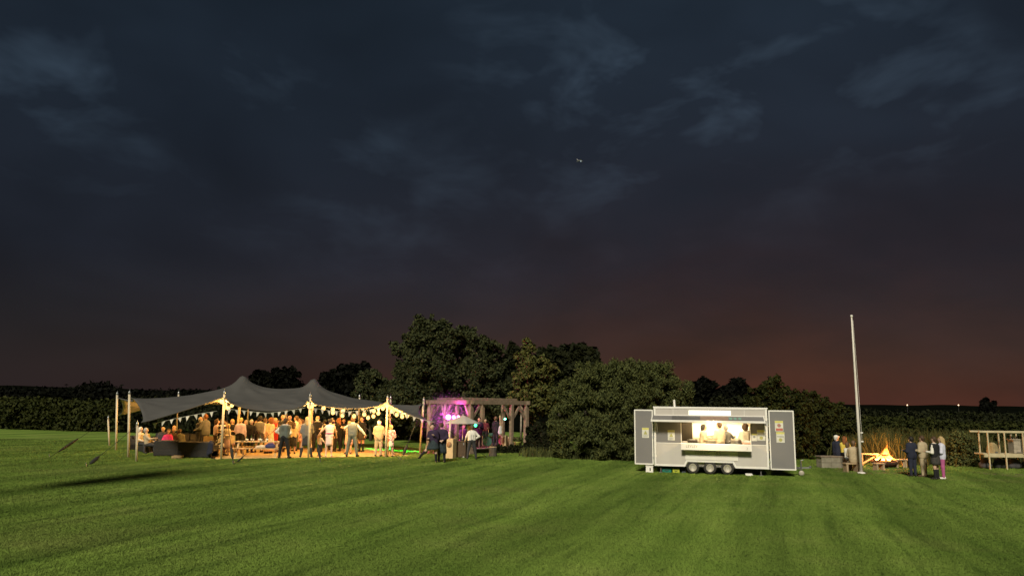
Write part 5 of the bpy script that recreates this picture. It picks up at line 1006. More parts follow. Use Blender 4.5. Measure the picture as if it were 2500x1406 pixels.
# ================================================================ timber bandstand
MOAK = M('oak_beam', (0.27, 0.20, 0.14), (0.18, 0.13, 0.088), scale=3, rough=0.85, bump=0.3, stretch=(2, 2, 2)); MDECK = M('deck_board', (0.24, 0.19, 0.14), (0.16, 0.12, 0.09), scale=4, rough=0.85)
Np, Lp, Rp = PB(1147, 1109), PB(1047, 1094), PB(1284, 1101.5); Fp = Lp+Rp-Np; ZR = 2.86
ps = thing('bandstand', 'open timber pergola bandstand with oak posts and knee braces', 'pergola', (0, 0, 0))
mids = [(Np.lerp(Rp, .72), 0), (Lp.lerp(Np, .42), 0), (Rp.lerp(Fp, .5), 0), (Lp.lerp(Fp, .5), 0)]
def braces_at(p, dirs):
    for d in dirs:
        d = d.normalized(); MB().bar((p.x+d.x*.1, p.y+d.y*.1, ZR-.95), (p.x+d.x*.72, p.y+d.y*.72, ZR-.16), .09, .14).build('knee_brace', MOAK, ps, bevel=.008)
corner = [(Np, [Lp-Np, Rp-Np]), (Lp, [Np-Lp, Fp-Lp]), (Rp, [Np-Rp, Fp-Rp]), (Fp, [Lp-Fp, Rp-Fp])]
for p, ds in corner:
    MB().box((p.x, p.y, (ZR-.1)/2), (.24, .24, ZR-.1), rot=(0, 0, .8)).build('post', MOAK, ps, bevel=.015); braces_at(p, ds if p is not Fp else [])
    MB().box((p.x, p.y, .09), (.32, .32, .18), rot=(0, 0, .8)).build('post_base', MOAK, ps, bevel=.01)
for (p, _), (a, b) in zip(mids, ((Np, Rp), (Lp, Np), (Rp, Fp), (Lp, Fp))):
    MB().box((p.x, p.y, (ZR-.1)/2), (.2, .2, ZR-.1), rot=(0, 0, .8)).build('post', MOAK, ps, bevel=.015); braces_at(p, [a-p, b-p] if a is Np or b is Np else [])
for k, (a, b) in enumerate(((Lp, Np), (Np, Rp), (Rp, Fp), (Fp, Lp))):
    d = (b-a).normalized()*.28; MB().bar((a.x-d.x, a.y-d.y, ZR+(.0 if k % 2 else .004)), (b.x+d.x, b.y+d.y, ZR+(.0 if k % 2 else .004)), .17, .24 if k % 2 else .235).build('beam', MOAK, ps, bevel=.015)
for t_ in (.2, .4, .6, .8):
    a, b = Lp.lerp(Np, t_), Fp.lerp(Rp, t_); MB().bar((a.x, a.y, ZR+.2), (b.x, b.y, ZR+.2), .09, .14).build('rafter', MOAK, ps, bevel=.01)
# stage deck of planks
dk = MB().prism([(p.x, p.y) for p in (Lp.lerp(Fp, .03), Np.lerp(Fp, .06), Rp.lerp(Lp, .03), Fp)], .02, .26, 'xy').build('deck_frame', MDECK, ps)
nb = 24
for i in range(nb):
    a0, a1 = Lp.lerp(Np, i/nb), Lp.lerp(Np, (i+.9)/nb); e = (Rp-Np); v = [a0-e*.03, a1-e*.03, a1+e*1.02, a0+e*1.02]
    MB().prism([(q.x, q.y) for q in v], .265, .30, 'xy').build('deck_board', MDECK, dk)
ctr = (Np+Fp)/2
# ---------------------------------------------------------------- disco lamps
def emis(n, c, s): return M(n, (0.02, 0.02, 0.02), rough=0.4, emit=c, estr=s)
MBLK = M('black_plastic', (0.02, 0.02, 0.021), rough=0.5)
def stand(name, label, base, h, heads, cat='stage light'):
    t = thing(name, label, cat, base); MB().tube([(0, 0, .35), (0, 0, h)], .02, n=8).build('stand_pole', MBLK, t)
    for k in range(3): a_ = 2.1*k+.4; MB().tube([(0, 0, .55), (.4*math.cos(a_), .4*math.sin(a_), .02)], .014, n=6).build('stand_leg', MBLK, t)
    MB().bar((-.5 if len(heads) > 1 else -.1, 0, h), (.5 if len(heads) > 1 else .1, 0, h), .04, .04).build('cross_bar', MBLK, t)
    for (x, r, mt) in heads:
        c = MB().lathe([(r*.7, .16), (r, .1), (r*1.05, 0), (r*.98, -.02), (r*.9, .0)], c=(x, 0, h), n=14, axis='y').build('lamp_can', MBLK, t, smooth=True); blob(MB(), (x, -.02, h), (r*.9, .05, r*.9)).build('lamp_lens', mt, c, smooth=True)
    return t
pl = at(1104, 1018, 43.0)
dl = stand('disco_light_bar', 'disco light bar glowing magenta over the parasol', (pl.x, pl.y, 0), pl.z, [(-.22, .16, emis('magenta_lens', (1.0, .05, .88), 60.0)), (.09, .11, emis('pink_lens', (1.0, .06, .5), 40.0)), (.36, .09, emis('rose_lens', (1.0, .10, .25), 40.0))])
pg = at(1233, 1022.5, 45.2)
stand('stage_lamp', 'green-white stage lamp on a thin stand, bandstand right bay', (pg.x, pg.y, .30), pg.z-.30, [(0, .07, emis('green_white_lens', (.15, 1.0, .62), 14.0))])
pg2 = at(1161, 1038, 43.4)
gl = stand('stage_lamp', 'green stage lamp beside the white parasol', (pg2.x, pg2.y, 0), pg2.z, [(0, .09, emis('green_lens', (.03, 1.0, .25), 12.0))])
def spot(name, parent, frm, to, col, power, size, blend=.3):
    l = bpy.data.lights.new(name, 'SPOT'); l.color = col; l.energy = power; l.spot_size = math.radians(size); l.spot_blend = blend; l.shadow_soft_size = .04
    o = bpy.data.objects.new(name, l); C.objects.link(o); o.parent = parent; o.location = Vector(frm)-Vector(parent.location); o.rotation_euler = (Vector(to)-Vector(frm)).to_track_quat('-Z', 'Y').to_euler(); return o
pg3 = at(1086, 1082, 42.6); g3 = thing('floor_lamp', 'green floor lamp glowing beside the tall pine speaker', 'stage light', (pg3.x, pg3.y, 0)); MB().box((0, 0, .06), (.2, .24, .12)).build('lamp_base', MBLK, g3, bevel=.01); MB().tube([(0, 0, .1), (0, 0, pg3.z)], .02, n=6).build('lamp_stem', MBLK, g3); MB().lathe([(.06, .1), (.1, .05), (.11, 0)], c=(0, 0, pg3.z), n=12, axis='y').build('lamp_can', MBLK, g3, smooth=True); blob(MB(), (-.05, -.04, pg3.z), .08).build('lamp_lens', emis('green_lens', (0, 0, 0), 0), g3, smooth=True)
spot('green_beam', g3, (pg3.x-.2, pg3.y-.1, pg3.z), G(975, 1101), (.03, 1.0, .15), 11000, 22, .6)
spot('green_beam', gl, (pg2.x-.15, pg2.y-.12, pg2.z-.05), at(1118, 1062, 44.4), (.03, 1.0, .2), 900, 20, .4)
for (x, col_, pw) in ((-.22, (1.0, .04, .85), 400), (.3, (1.0, .08, .30), 150)):
    l_ = bpy.data.lights.new('disco_glow', 'POINT'); l_.color = col_; l_.energy = pw; l_.shadow_soft_size = .08; o_ = bpy.data.objects.new('disco_glow', l_); C.objects.link(o_); o_.parent = dl; o_.location = (x, -.18, pl.z)
# added fog that imitates the halo of the coloured lamps
fm_ = bpy.data.materials.new('halo_fog'); fm_.use_nodes = True; fm_.node_tree.nodes.clear(); fo = fm_.node_tree.nodes.new('ShaderNodeOutputMaterial'); fv = fm_.node_tree.nodes.new('ShaderNodeVolumePrincipled'); fv.inputs['Density'].default_value = 0.0; ft0 = fm_.node_tree.nodes.new('ShaderNodeTexCoord'); fs0 = fm_.node_tree.nodes.new('ShaderNodeVectorMath'); fs0.operation = 'DISTANCE'; fs0.inputs[1].default_value = (.5, .5, .5); fr0 = fm_.node_tree.nodes.new('ShaderNodeMapRange'); fr0.inputs[1].default_value = .08; fr0.inputs[2].default_value = .5; fr0.inputs[3].default_value = .045; fr0.inputs[4].default_value = 0.0; fm_.node_tree.links.new(ft0.outputs['Generated'], fs0.inputs[0]); fm_.node_tree.links.new(fs0.outputs['Value'], fr0.inputs[0]); fm_.node_tree.links.new(fr0.outputs[0], fv.inputs['Density']); fv.inputs['Color'].default_value = (.9, .9, .9, 1); fm_.node_tree.links.new(fv.outputs[0], fo.inputs['Volume'])
tag(MB().span((pl.x-2.2, pl.y-2.2, .4), (pl.x+1.8, pl.y+2.2, 3.6)).build('halo_smoke', fm_), 'thin added smoke imitating the halo round the disco lamps', 'smoke', kind='stuff')
# parasol
MPAR = M('parasol_cloth', (0.42, 0.39, 0.35), (0.37, 0.34, 0.30), rough=0.9)
pp = at(1130, 1036, 42.0); t = thing('parasol', 'off-white garden parasol in front of the bandstand', 'parasol', (pp.x, pp.y, 0)); zt_ = at(1130, 1013, 42.0).z; ze = at(1130, 1033, 42.0).z; rr_ = 1.02
n = 8; v = [(0, 0, zt_)]+[(rr_*math.cos(2*math.pi*k/n+.3), rr_*math.sin(2*math.pi*k/n+.3), ze) for k in range(n)]+[(.5*rr_*math.cos(2*math.pi*k/n+.3), .5*rr_*math.sin(2*math.pi*k/n+.3), (zt_+ze)/2+.03) for k in range(n)]
f = []
for k in range(n): k2 = (k+1) % n; f += [(0, 1+n+k, 1+n+k2), (1+n+k, 1+k, 1+k2, 1+n+k2)]
pc_ = mesh_obj('canopy', v, f, MPAR, t); sm_ = pc_.modifiers.new('thickness', 'SOLIDIFY'); sm_.thickness = .015
MB().tube([(0, 0, 0), (0, 0, zt_+.08)], .022, n=8).build('pole', MPOLE, t)
for k in range(n): MB().bar((0, 0, zt_-.08), (rr_*.95*math.cos(2*math.pi*k/n+.3), rr_*.95*math.sin(2*math.pi*k/n+.3), ze-.01), .012, .018).build('rib', MPOLE, t)
MB().lathe([(.25, 0), (.25, .06), (.05, .12)], n=16).build('base', MDARKS, t)
# speakers and boxes
MPINE = M('pale_pine', (0.60, 0.45, 0.27), (0.52, 0.38, 0.22), scale=3, rough=0.7, stretch=(1, 1, 4)); MCONE = M('speaker_cone', (0.30, 0.17, 0.09), rough=0.8)
def cabinet(label, px, py, w, h, d, face, z=0.0, square=False, Y=None):
    b = PB(px, py) if Y is None else Vector((at(px, 990, Y).x, Y, 0)); b.z = z; t = thing('speaker_cabinet', label, 'speaker', b, math.radians(face)); MB().box((0, d/2, h/2), (w, d, h)).build('cabinet', MPINE, t, bevel=.012)
    if square: MB().box((0, -.004, h*.5), (w*.66, .012, h*.68)).build('grille', MCONE, t, bevel=.004)
    else: MB().lathe([(w*.34, -.012), (w*.35, 0), (w*.3, .006), (w*.1, -.004), (.0, -.008)], c=(0, -.006, h*.70), n=20, axis='y').build('cone', MCONE, t, smooth=True)
cabinet('tall pale pine speaker cabinet with round cone on the grass', 1096, 1119.5, .42, 1.0, .42, -22)
cabinet('pale pine speaker with brown grille on the stage', 1227, 1090, .44, .66, .4, -18, z=.30, square=True, Y=44.3)
cabinet('second pale pine speaker, half behind the grilled one', 1240, 1086, .36, .55, .35, 20, z=.30, square=True, Y=45.2)
b = PB(1122, 1118); t = thing('equipment_trunk', 'dark wooden trunk next to the tall pine speaker', 'trunk', b, -.1); MB().box((0, .3, .42), (.62, .6, .76)).build('trunk_body', BROWN, t, bevel=.02); MB().box((0, .3, .83), (.66, .64, .06)).build('trunk_lid', BROWN, t, bevel=.02)
for sx_ in (-.2, .2): MB().lathe([(.05, -.03), (.06, 0), (.05, .03)], c=(sx_, .03, .06), n=10, axis='y').build('caster', MLIGHTG, t, smooth=True); MB().box((sx_, -.005, .72), (.06, .02, .1)).build('latch', MSTEEL, t)
t = thing('pale_post', 'short pale wooden post behind the tall pine speaker', 'post', PB(1093, 1117.5), 0); MB().tube([(0, .7, 0), (.03, .7, 1.95)], .055, n=10).build('shaft', MPOLE, t, smooth=True); MB().lathe([(.06, 1.95), (.04, 2.0)], c=(.03, .7, 0), n=10).build('shaft_cap', MPOLE, t)
t = thing('log_stump', 'round log stump with pale sawn top before the stage', 'stump', PB(1203, 1114), 0); MB().lathe([(.26, 0), (.22, .08), (.2, .3), (.21, .5)], n=18).build('bark', MBARK, t, smooth=True); MB().lathe([(.205, .501), (.2, .515)], n=18).build('sawn_top', MPINE, t)
t = thing('plant_pot', 'tapered lime-green flower pot by the right bandstand post', 'pot', (at(1263, 1090, 43.6).x, 43.6, .0)); MB().lathe([(.13, .0), (.2, .58), (.23, .60), (.23, .66), (.19, .66), (.17, .56)], n=18).build('pot', M('lime_glaze', (0.30, 0.32, 0.07), (0.20, 0.22, 0.05), rough=0.4), t, smooth=True); MB().lathe([(.18, .60), (.05, .62)], n=14).build('soil', BROWN, t)
v, f = leaves(np.array([(0, 0, .74), (.1, .05, .72), (-.1, 0, .72)]), np.array([(.2, .2, .16)]*3), 260, .09, seed=77); mesh_obj('leaves', v, f, LM['bush'], t)
P, R = [], []
for px in range(1212, 1292, 7): p = at(px, 1100, 43.4); P.append((p.x, 43.4+random.uniform(-.2, .2), .2)); R.append((.24, .22, random.uniform(.15, .3)))
leafy('border_plants', 'dark low planting along the stage front', 'plants', P, R, 2600, .1, LM['dark'], seed=21)
P, R = [], []
for px in (1308, 1320, 1334, 1345): p = at(px, 1100, 42.4); P.append((p.x, 42.4+random.uniform(-.3, .3), .25)); R.append((.3, .3, .28))
leafy('border_plants', 'dark clump of leaves on the grass right of the bandstand', 'plants', P, R, 1800, .1, LM['dark'], seed=22)
tag(mesh_obj('stone', *skin_mesh([((-.15, 0, .05), (.15, .03, .06), .09, .08), ((.05, 0, .08), (.2, 0, .05), .07, .06)], .03), MLIGHTG, smooth=True), 'pale flat stone on the grass right of the bandstand', 'stone').location = PB(1310, 1112)
t = thing('tree_guard', 'three pale stakes with a crossbar at the willow', 'tree guard', PB(1364, 1111), 0)
for x, h in ((-.17, .92), (.02, 1.0), (.17, .85)): MB().tube([(x, .03*abs(x)*10, -.05), (x, .03*abs(x)*10, h)], .024, n=7).build('stake', MPOLE, t)
MB().bar((-.2, 0, .42), (.2, 0, .42), .025, .05).build('crossbar', MPOLE, t)
t = thing('drum_kit', 'small drum kit glinting green behind the singer', 'drum kit', (at(1190, 1080, 45.0).x, 45.0, .30)); MB().lathe([(.25, -.2), (.27, -.18), (.27, .18), (.25, .2)], c=(0, 0, .28), n=20, axis='y').build('bass_drum', M('drum_shell', (0.10, 0.28, 0.22), rough=0.3), t, smooth=True)
for x, z in ((-.3, .62), (.25, .6)): MB().lathe([(.15, 0), (.16, .01), (.16, .16), (.15, .17)], c=(x, -.05, z), n=16).build('tom_drum', M('drum_shell', (0, 0, 0)), t, smooth=True); MB().tube([(x, -.05, 0), (x, -.05, z)], .012, n=6).build('drum_leg', MSTEEL, t)
MB().lathe([(.22, 0), (.02, .03)], c=(.05, .1, 1.02), n=18).build('cymbal', M('brass', (0.6, 0.45, 0.15), rough=0.25, metal=1.0), t); MB().tube([(.05, .1, 0), (.05, .1, 1.03)], .01, n=6).build('cymbal_stand', MSTEEL, t)
GB = 'band and helpers'
def SB(label, px, top_py, Y, z, face, **kw):
    p = at(px, 990, Y); h = at(px, top_py, Y).z-z; kw.setdefault('group', GB); person(label, (p.x, p.y, z), face, height=h, **kw)
SB('singer in purple jacket at the parasol edge on stage', 1171, 1019, 44.2, .30, 160, top=PLUM, top_kind='jacket', bottom=BLACK, hair='dark', arms=('hold', 'bent'))
SB('musician in black seen from behind, holding up a pale guitar', 1211, 1017, 43.9, .30, -35, top=BLACK, top_kind='jacket', bottom=BLACK, hair='mid', arms=('bent', 'hold'))
SB('dark figure standing under the parasol', 1133, 1036, 43.6, 0, 190, top=PLUM, bottom=BLACK, hair='dark', arms=('down', 'bent'))
SB('band member in dark red at the back of the stage', 1186, 1022, 46.6, .30, 185, top=cloth((0.12, 0.02, 0.03)), bottom=BLACK, hair='dark', arms=('bent', 'bent'))
S('man in white shirt, cap and braces leaning over the trunk', 1151, 1121, 1037, 10, top=WHITE, bottom=CHAR, hair='mid', cap=OLIVE, braces=GREY, arms=('hips', 'low'), legs='apart', z=0, group=GB)
gp = at(1221, 1045, 43.5); t = thing('guitar', 'pale electric guitar held by the musician in black', 'guitar', (gp.x, gp.y, gp.z), 0.3); mesh_obj('guitar_body', *skin_mesh([((0, 0, -.22), (0, 0, -.12), .13, .10), ((0, 0, -.02), (.01, 0, .05), .10, .09)], .03, cut=lambda g_: np.abs(g_[..., 1])-.03), M('guitar_white', (0.62, 0.60, 0.58), rough=0.3), t, smooth=True); MB().bar((0, 0, .1), (-.02, 0, .6), .05, .03).build('guitar_neck', MPINE, t); MB().box((-.025, 0, .66), (.08, .03, .14)).build('headstock', MPINE, t)
# couple on the grass
S('guest in dark jacket and kilt, one leg stretched out sideways', 1058, 1130, 1035, 175, top=PLUM, top_kind='jacket', bottom=DKILT, bottom_kind='kilt', hair='dark', legs='kick', sock=BLACK, arms=('bent', 'hold'), side=.12, z=0, group='couple embracing on the grass', skin='fair')
S('guest in purple-black dress embracing the kilted guest', 1078, 1129, 1033, 5, top=PLUM, top_kind='jacket', bottom=DKILT, bottom_kind='skirt', hem=.42, hair='brown', hair_kind='updo', arms=('back', 'back'), sock=BLACK, side=-.06, z=0, group='couple embracing on the grass', skin='fair')
# ================================================================ flagpole, bonfire, hive stand, aircraft
fb = PB(2103, 1155.5); t = thing('flagpole', 'tall bare white flagpole beside the bonfire', 'flagpole', fb); ft_ = at(2079, 774, fb.y); L = ft_-fb
MB().tube([(0, 0, 0), tuple(L*.35), tuple(L*.7), tuple(L)], [.068, .058, .045, .03], n=14).build('pole', M('pole_paint', (0.66, 0.62, 0.56), (0.60, 0.56, 0.50), rough=0.5), t, smooth=True); blob(MB(), tuple(L+Vector((0, 0, .04))), .06).build('finial', MWHITE, t, smooth=True)
for k in (.2, .255): MB().box(tuple(L*k+Vector((.12, 0, 0))), (.1, .04, .05)).build('cleat', MWHITE, t)
MB().tube([tuple(L*.2+Vector((.11, -.02, 0))), tuple(L*.6+Vector((.09, -.02, 0))), tuple(L*.98+Vector((.05, 0, 0)))], .006, n=4).build('halyard', MWHITE, t)
MB().lathe([(.16, 0), (.16, .05), (.11, .07)], n=16).build('foot_collar', MWHITE, t)
# bonfire
FY = G(2162, 1141).y; fc = PB(2162, 1141); t = thing('bonfire', 'bonfire with tall yellow flames in an iron fire pit', 'fire', fc)
MIRON = M('rusty_iron', (0.10, 0.05, 0.03), (0.05, 0.03, 0.02), scale=10, rough=0.9); MB().lathe([(.25, .0), (.5, .14), (.62, .30), (.60, .32), (.46, .18), (.2, .08)], n=24).build('fire_bowl', MIRON, t, smooth=True)
MLOG = M('charred_log', (0.05, 0.035, 0.028), (0.02, 0.015, 0.012), scale=9, rough=1.0, bump=0.5)
for k in range(7): a_ = k*.9; MB().tube([(.5*math.cos(a_), .42*math.sin(a_), .28), (-.18*math.cos(a_+.3), -.18*math.sin(a_+.3), .62)], .05, n=7, r2=.04).build('log', MLOG, t, smooth=True)
def flamemat():
    m = bpy.data.materials.new('flame'); m.use_nodes = True; nt = m.node_tree; N = nt.nodes; Lk = nt.links; N.clear()
    o = N.new('ShaderNodeOutputMaterial'); e = N.new('ShaderNodeEmission'); tr = N.new('ShaderNodeBsdfTransparent'); mx = N.new('ShaderNodeMixShader')
    tc_ = N.new('ShaderNodeTexCoord'); sp_ = N.new('ShaderNodeSeparateXYZ'); Lk.new(tc_.outputs['Generated'], sp_.inputs[0])
    r = N.new('ShaderNodeValToRGB'); el = r.color_ramp.elements; el.new(.5)
    for i, (p, c) in enumerate(((0.0, (1.0, .50, .12)), (.45, (1.0, .30, .04)), (1.0, (1.0, .12, .012)))): el[i].position = p; el[i].color = (*c, 1)
    Lk.new(sp_.outputs[2], r.inputs[0]); Lk.new(r.outputs[0], e.inputs[0])
    ms = N.new('ShaderNodeMapRange'); ms.inputs[3].default_value = 16.0; ms.inputs[4].default_value = 1.6; Lk.new(sp_.outputs[2], ms.inputs[0]); Lk.new(ms.outputs[0], e.inputs[1])
    nz = N.new('ShaderNodeTexNoise'); nz.inputs['Scale'].default_value = 7.0; Lk.new(tc_.outputs['Object'], nz.inputs['Vector']); cr = N.new('ShaderNodeMath'); cr.operation = 'MULTIPLY_ADD'; cr.use_clamp = True; cr.inputs[1].default_value = 4.0; cr.inputs[2].default_value = -1.6; Lk.new(nz.outputs[0], cr.inputs[0])
    fd = N.new('ShaderNodeMapRange'); fd.inputs[1].default_value = .25; fd.inputs[3].default_value = 1.0; fd.inputs[4].default_value = .25; Lk.new(sp_.outputs[2], fd.inputs[0]); mul = N.new('ShaderNodeMath'); mul.operation = 'MAXIMUM'; m2 = N.new('ShaderNodeMath'); m2.operation = 'MULTIPLY'
    Lk.new(cr.outputs[0], m2.inputs[0]); Lk.new(fd.outputs[0], m2.inputs[1]); inv = N.new('ShaderNodeMath'); inv.operation = 'SUBTRACT'; inv.inputs[0].default_value = .75; Lk.new(sp_.outputs[2], inv.inputs[1]); Lk.new(m2.outputs[0], mul.inputs[0]); Lk.new(inv.outputs[0], mul.inputs[1])
    Lk.new(mul.outputs[0], mx.inputs[0]); Lk.new(tr.outputs[0], mx.inputs[1]); Lk.new(e.outputs[0], mx.inputs[2]); Lk.new(mx.outputs[0], o.inputs[0]); return m
MFLAME = flamemat()
def flame(x, y, h, r, lean, seed):
    rd = random.Random(seed); n = 10; m = 9; vs_ = []
    for j in range(m):
        q = j/(m-1); rr = r*(math.sin(math.pi*min(1, q*.75+.28)))**1.1*(1-q)**.55+.004; ox = lean*q*q+.06*math.sin(q*7+seed)*q; oy = .05*math.sin(q*5+seed*2)*q
        for k in range(n): a_ = 2*math.pi*k/n+q*1.2; w = rr*(1+.22*math.sin(a_*3+seed+q*6)); vs_.append((x+ox+w*math.cos(a_), y+oy+w*math.sin(a_)*.8, .34+h*q))
    fs = [(j*n+k, j*n+(k+1) % n, (j+1)*n+(k+1) % n, (j+1)*n+k) for j in range(m-1) for k in range(n)]+[tuple(range(n-1, -1, -1)), tuple((m-1)*n+k for k in range(n))]
    mesh_obj('flame', vs_, fs, MFLAME, t, smooth=True)
for i, (x, y, h, r, ln) in enumerate(((.06, 0, .86, .16, .10), (-.14, .05, .52, .14, .10), (.20, -.04, .46, .12, -.06), (-.24, 0, .30, .11, .07), (.29, .02, .28, .10, .07), (-.36, .02, .20, .09, -.05), (.10, -.18, .40, .13, .04), (-.06, -.15, .34, .15, -.05), (.38, -.1, .14, .08, .04))): flame(x, y, h, r, ln, i*3+1)
fl_ = bpy.data.lights.new('fire_glow', 'POINT'); fl_.color = (1.0, .36, .08); fl_.energy = 650; fl_.shadow_soft_size = .22; fo_ = bpy.data.objects.new('fire_glow', fl_); C.objects.link(fo_); fo_.parent = t; fo_.location = (0, 0, .85)
# benches and stools by the fire
MBENCH = M('bench_wood', (0.42, 0.31, 0.19), (0.30, 0.22, 0.13), scale=4, rough=0.85)
def stool(label, px, py, w, h, face, d=.3, cat='bench', brace=False):
    b = PB(px, py); s = thing('wooden_bench', label, cat, b, math.radians(face)); MB().box((0, 0, h-.03), (w, d, .06)).build('seat', MBENCH, s, bevel=.008)
    for sx_ in (-1, 1): MB().box((sx_*(w/2-.08), 0, (h-.06)/2), (.08, d*.9, h-.06)).build('leg', MBENCH, s, bevel=.006)
    if brace: MB().bar((-w/2+.1, 0, .12), (w/2-.1, 0, h-.1), .05, .07).build('brace', MBENCH, s)
    return s
stool('plank bench with diagonal brace left of the flames', 2123, 1138, .85, .62, -12, brace=True); stool('small wooden bench right of the flames', 2198, 1142, .62, .42, 10); stool('low timber bench in front of the fire pit', 2146, 1148, .5, .34, 15); stool('wooden stool under the beige-jacketed man', 2078, 1152, .62, .40, 5, .34, 'stool'); stool('small stool behind the dark-suited man', 2213, 1142, .4, .42, -20, cat='stool')
t = thing('stone_planter', 'pale block wall seat under the two seated guests', 'wall seat', PB(2042, 1143), .12); MST = M('pale_block', (0.27, 0.245, 0.19), (0.18, 0.165, 0.12), scale=4, rough=0.9, bump=0.3)
for i in range(2):
    for j in range(3): MB().box((-.47+.475*j, .25, .13+.25*i), (.465, .5, .24)).build('block', MST, t, bevel=.012)
MB().box((0, .25, .53), (1.5, .56, .06)).build('cap_board', MDECK, t, bevel=.01)
b = PB(2042, 1143); GF = 'guests at the bonfire'
def seat_at(px, Y, z, label, face, **kw): p = at(px, 990, Y); person(label, (p.x, p.y, z), face, legs='sit', group=GF, **kw)
seat_at(2037, b.y+.45, .14, 'guest in navy jacket and white cap on the wall seat', -70, height=1.72, sit_z=.43, top=NAVY, top_kind='jacket', bottom=NAVY, hair='white', cap=WHITE, arms=('rest', 'rest'), skin='fair')
seat_at(2057, b.y+.12, .14, 'guest with yellow top beside the navy jacket', -40, height=1.66, sit_z=.43, top=YEL, bottom=BLACK, hair='ginger', hair_kind='long', arms=('rest', 'rest'))
seat_at(2064, b.y-.75, .0, 'guest in white blouse crouching by the wall seat', -60, height=1.5, sit_z=.42, top=WHITE, bottom=GREY, hair='mid', hair_kind='bob', arms=('fwd', 'low'), skin='warm')
seat_at(2078, G(2078, 1152).y+.02, .0, 'man in beige jacket seated on stool by the flagpole', -25, height=1.74, sit_z=.42, top=BEIGE, top_kind='jacket', bottom=OLIVE, hair='mid', arms=('rest', 'rest'))
def SF(label, px, feet, top_py, face, **kw): S(label, px, feet, top_py, face, z=0, group=GF, **kw)
SF('man in black suit standing left of the beige suit', 2230, 1163, 1066, 20, top=NAVY, top_kind='jacket', bottom=NAVY, hair='dark', arms=('bent', 'bent'), girth=1.18)
SF('man in beige suit standing with his back turned by the fire', 2257, 1164, 1064, 35, top=BEIGE, top_kind='jacket', bottom=BEIGE, hair='brown', arms=('bent', 'bent'), shoes=BROWN, girth=1.12)
SF('guest in black waistcoat and dark kilt with white sleeves', 2287, 1170, 1066, 40, top=WHITE, vest=BLACK, bottom=TARTAN, bottom_kind='kilt', hair='brown', sock=BLACK, arms=('bent', 'bent'), girth=1.08)
SF('blonde guest in pale coat and magenta trousers', 2304, 1169, 1066, 60, top=PALE, top_kind='jacket', bottom=MAG, hair='blond', hair_kind='long', arms=('down', 'bent'), shoes=WHITE)
# hive stand
MHT = M('weathered_rail', (0.52, 0.44, 0.28), (0.40, 0.34, 0.21), scale=4, rough=0.85); h0 = PB(2413, 1146); hy = h0.y
t = thing('hive_stand', 'raised timber platform with railing holding the hives', 'platform', (0, 0, 0)); q = lambda px, py, dy=0: at(px, py, hy+dy)
zd = q(2430, 1108).z; zr = q(2430, 1054).z; xl = q(2400, 1100).x; xr = q(2560, 1100).x
for k in range(3): MB().box(((xl+xr)/2, hy+.12+.24*k, zd), (xr-xl, .225, .06)).build('deck_plank', MHT, t, bevel=.008)
MB().box(((xl+xr)/2, hy-.05, zd-.07), (xr-xl, .05, .14)).build('deck_edge', MHT, t)
for y in (0, .70): MB().box(((xl+xr)/2-.05, hy+y, zr), (xr-xl+.15, .09, .08)).build('top_rail', MHT, t, bevel=.01)
for px in (2411, 2452, 2497, 2540):
    x = q(px, 1100).x; MB().box((x, hy-.09, (zr-.04)/2), (.055, .055, zr-.04)).build('post', MHT, t, bevel=.006)
for px in (2394, 2442, 2485, 2530): x = at(px, 1100, hy+.72).x; MB().box((x, hy+.76, (zr-.04)/2), (.055, .055, zr-.04)).build('post', MHT, t, bevel=.006)
sk = q(2424, 1104, .36); t = thing('straw_skep', 'domed straw skep on the hive stand', 'skep', (sk.x, sk.y, zd+.03)); MSTR = M('straw', (0.36, 0.29, 0.15), (0.24, 0.19, 0.10), scale=20, rough=0.95)
for k in range(8):
    q_ = k/8; r = .27*math.cos(q_*1.25)**.6; MB().lathe([(r*.96, 0), (r+.012, .027), (r*.96, .054)], c=(0, 0, .055*k), n=18).build('straw_coil', MSTR, t, smooth=True)
MB().lathe([(.14, 0), (.1, .04), (.02, .06)], c=(0, 0, .44), n=14).build('crown_coil', MSTR, t, smooth=True); MB().box((0, -.27, .05), (.12, .03, .07)).build('entrance', MDARKS, t)
hv = q(2480, 1104, .36); t = thing('wooden_hive', 'boxy weathered wooden hive on the hive stand', 'hive', (hv.x, hv.y, zd+.03)); MHV = M('hive_wood', (0.38, 0.32, 0.25), (0.28, 0.24, 0.18), scale=5, rough=0.9)
for k in range(3): MB().box((0, 0, .11+.2*k), (.42-.01*k, .42, .195)).build('hive_box', MHV, t, bevel=.008)
MB().box((0, 0, .64), (.5, .5, .05)).build('hive_roof', MHV, t, bevel=.01); MB().box((0, -.215, .05), (.2, .012, .03)).build('entrance', MDARKS, t)
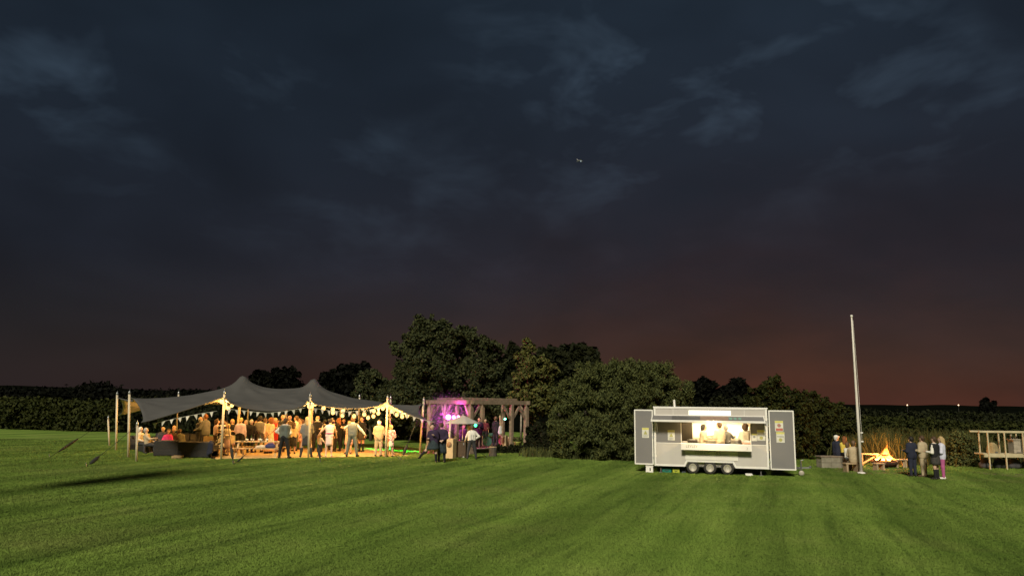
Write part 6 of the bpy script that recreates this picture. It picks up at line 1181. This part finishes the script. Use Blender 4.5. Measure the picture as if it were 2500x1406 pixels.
for x, h in ((-.16, .22), (-.05, .12), (.1, .14)): MB().box((x, 0, .665+h/2), (.05, .05, h)).build('roof_peg', MHV, t)
for i, (px, w) in enumerate(((2405, .34), (2440, .42), (2475, .5), (2512, .55))):
    p = at(px, 1120, hy+.55+.15*(i % 2)); tag(mesh_obj('stone_block', *skin_mesh([((-w*.3, 0, .18), (w*.3, .05, .2), .2, .22), ((-w*.1, .1, .35), (w*.15, .1, .33), .14, .16)], .05), M('slate_block', (0.075, 0.070, 0.072), (0.045, 0.042, 0.045), rough=0.8), smooth=True), ('dark boulder under the hive stand, nearest its left post', 'dark boulder under the straw skep', 'dark boulder under the boxy hive', 'dark boulder under the hive stand at picture edge')[i], 'boulder', 'boulders under the hive stand').location = (p.x, p.y, 0)
# far lights and an aircraft
MFARL = M('far_lamp_glow', (1, .8, .6), emit=(1.0, .62, .35), estr=3.0)
for i, px in enumerate((2215, 2340)):
    p = at(px, 988.5, 420); t = thing('distant_lamp', ('lit lamp on the far horizon above the beige suit', 'lit lamp on the far horizon above the hive stand')[i], 'lamp', (p.x, p.y, 0)); MB().tube([(0, 0, 0), (0, 0, p.z)], .03, n=6).build('lamp_post', MCHAS, t); blob(MB(), (0, 0, p.z), .32).build('lamp_head', MFARL, t)
ap = at(1416, 393, 2600); t = thing('aircraft', 'tiny aircraft with a lit lamp in the dark sky', 'aircraft', ap, .5); MAIR = M('aircraft_skin', (0.3, 0.3, 0.32), rough=0.4)
MB().lathe([(.2, -14), (1.6, -11), (1.8, 0), (1.6, 8), (.3, 14)], n=10, axis='x').build('fuselage', MAIR, t, smooth=True); MB().prism([(-3, -1), (2, -1), (-4, -15), (-6, -15)], -.2, .2, 'xy').build('wing', MAIR, t); MB().prism([(-3, 1), (2, 1), (-4, 15), (-6, 15)], -.2, .2, 'xy').build('wing', MAIR, t); MB().prism([(-13, 1), (-9, 1), (-13, 6), (-15, 6)], -.15, .15, 'xz').build('tail_fin', MAIR, t)
blob(MB(), (2, -2.2, -1.9), 1.6).build('landing_lamp', M('landing_glow', (1, 1, 1), emit=(.75, .9, 1.0), estr=.8), t)
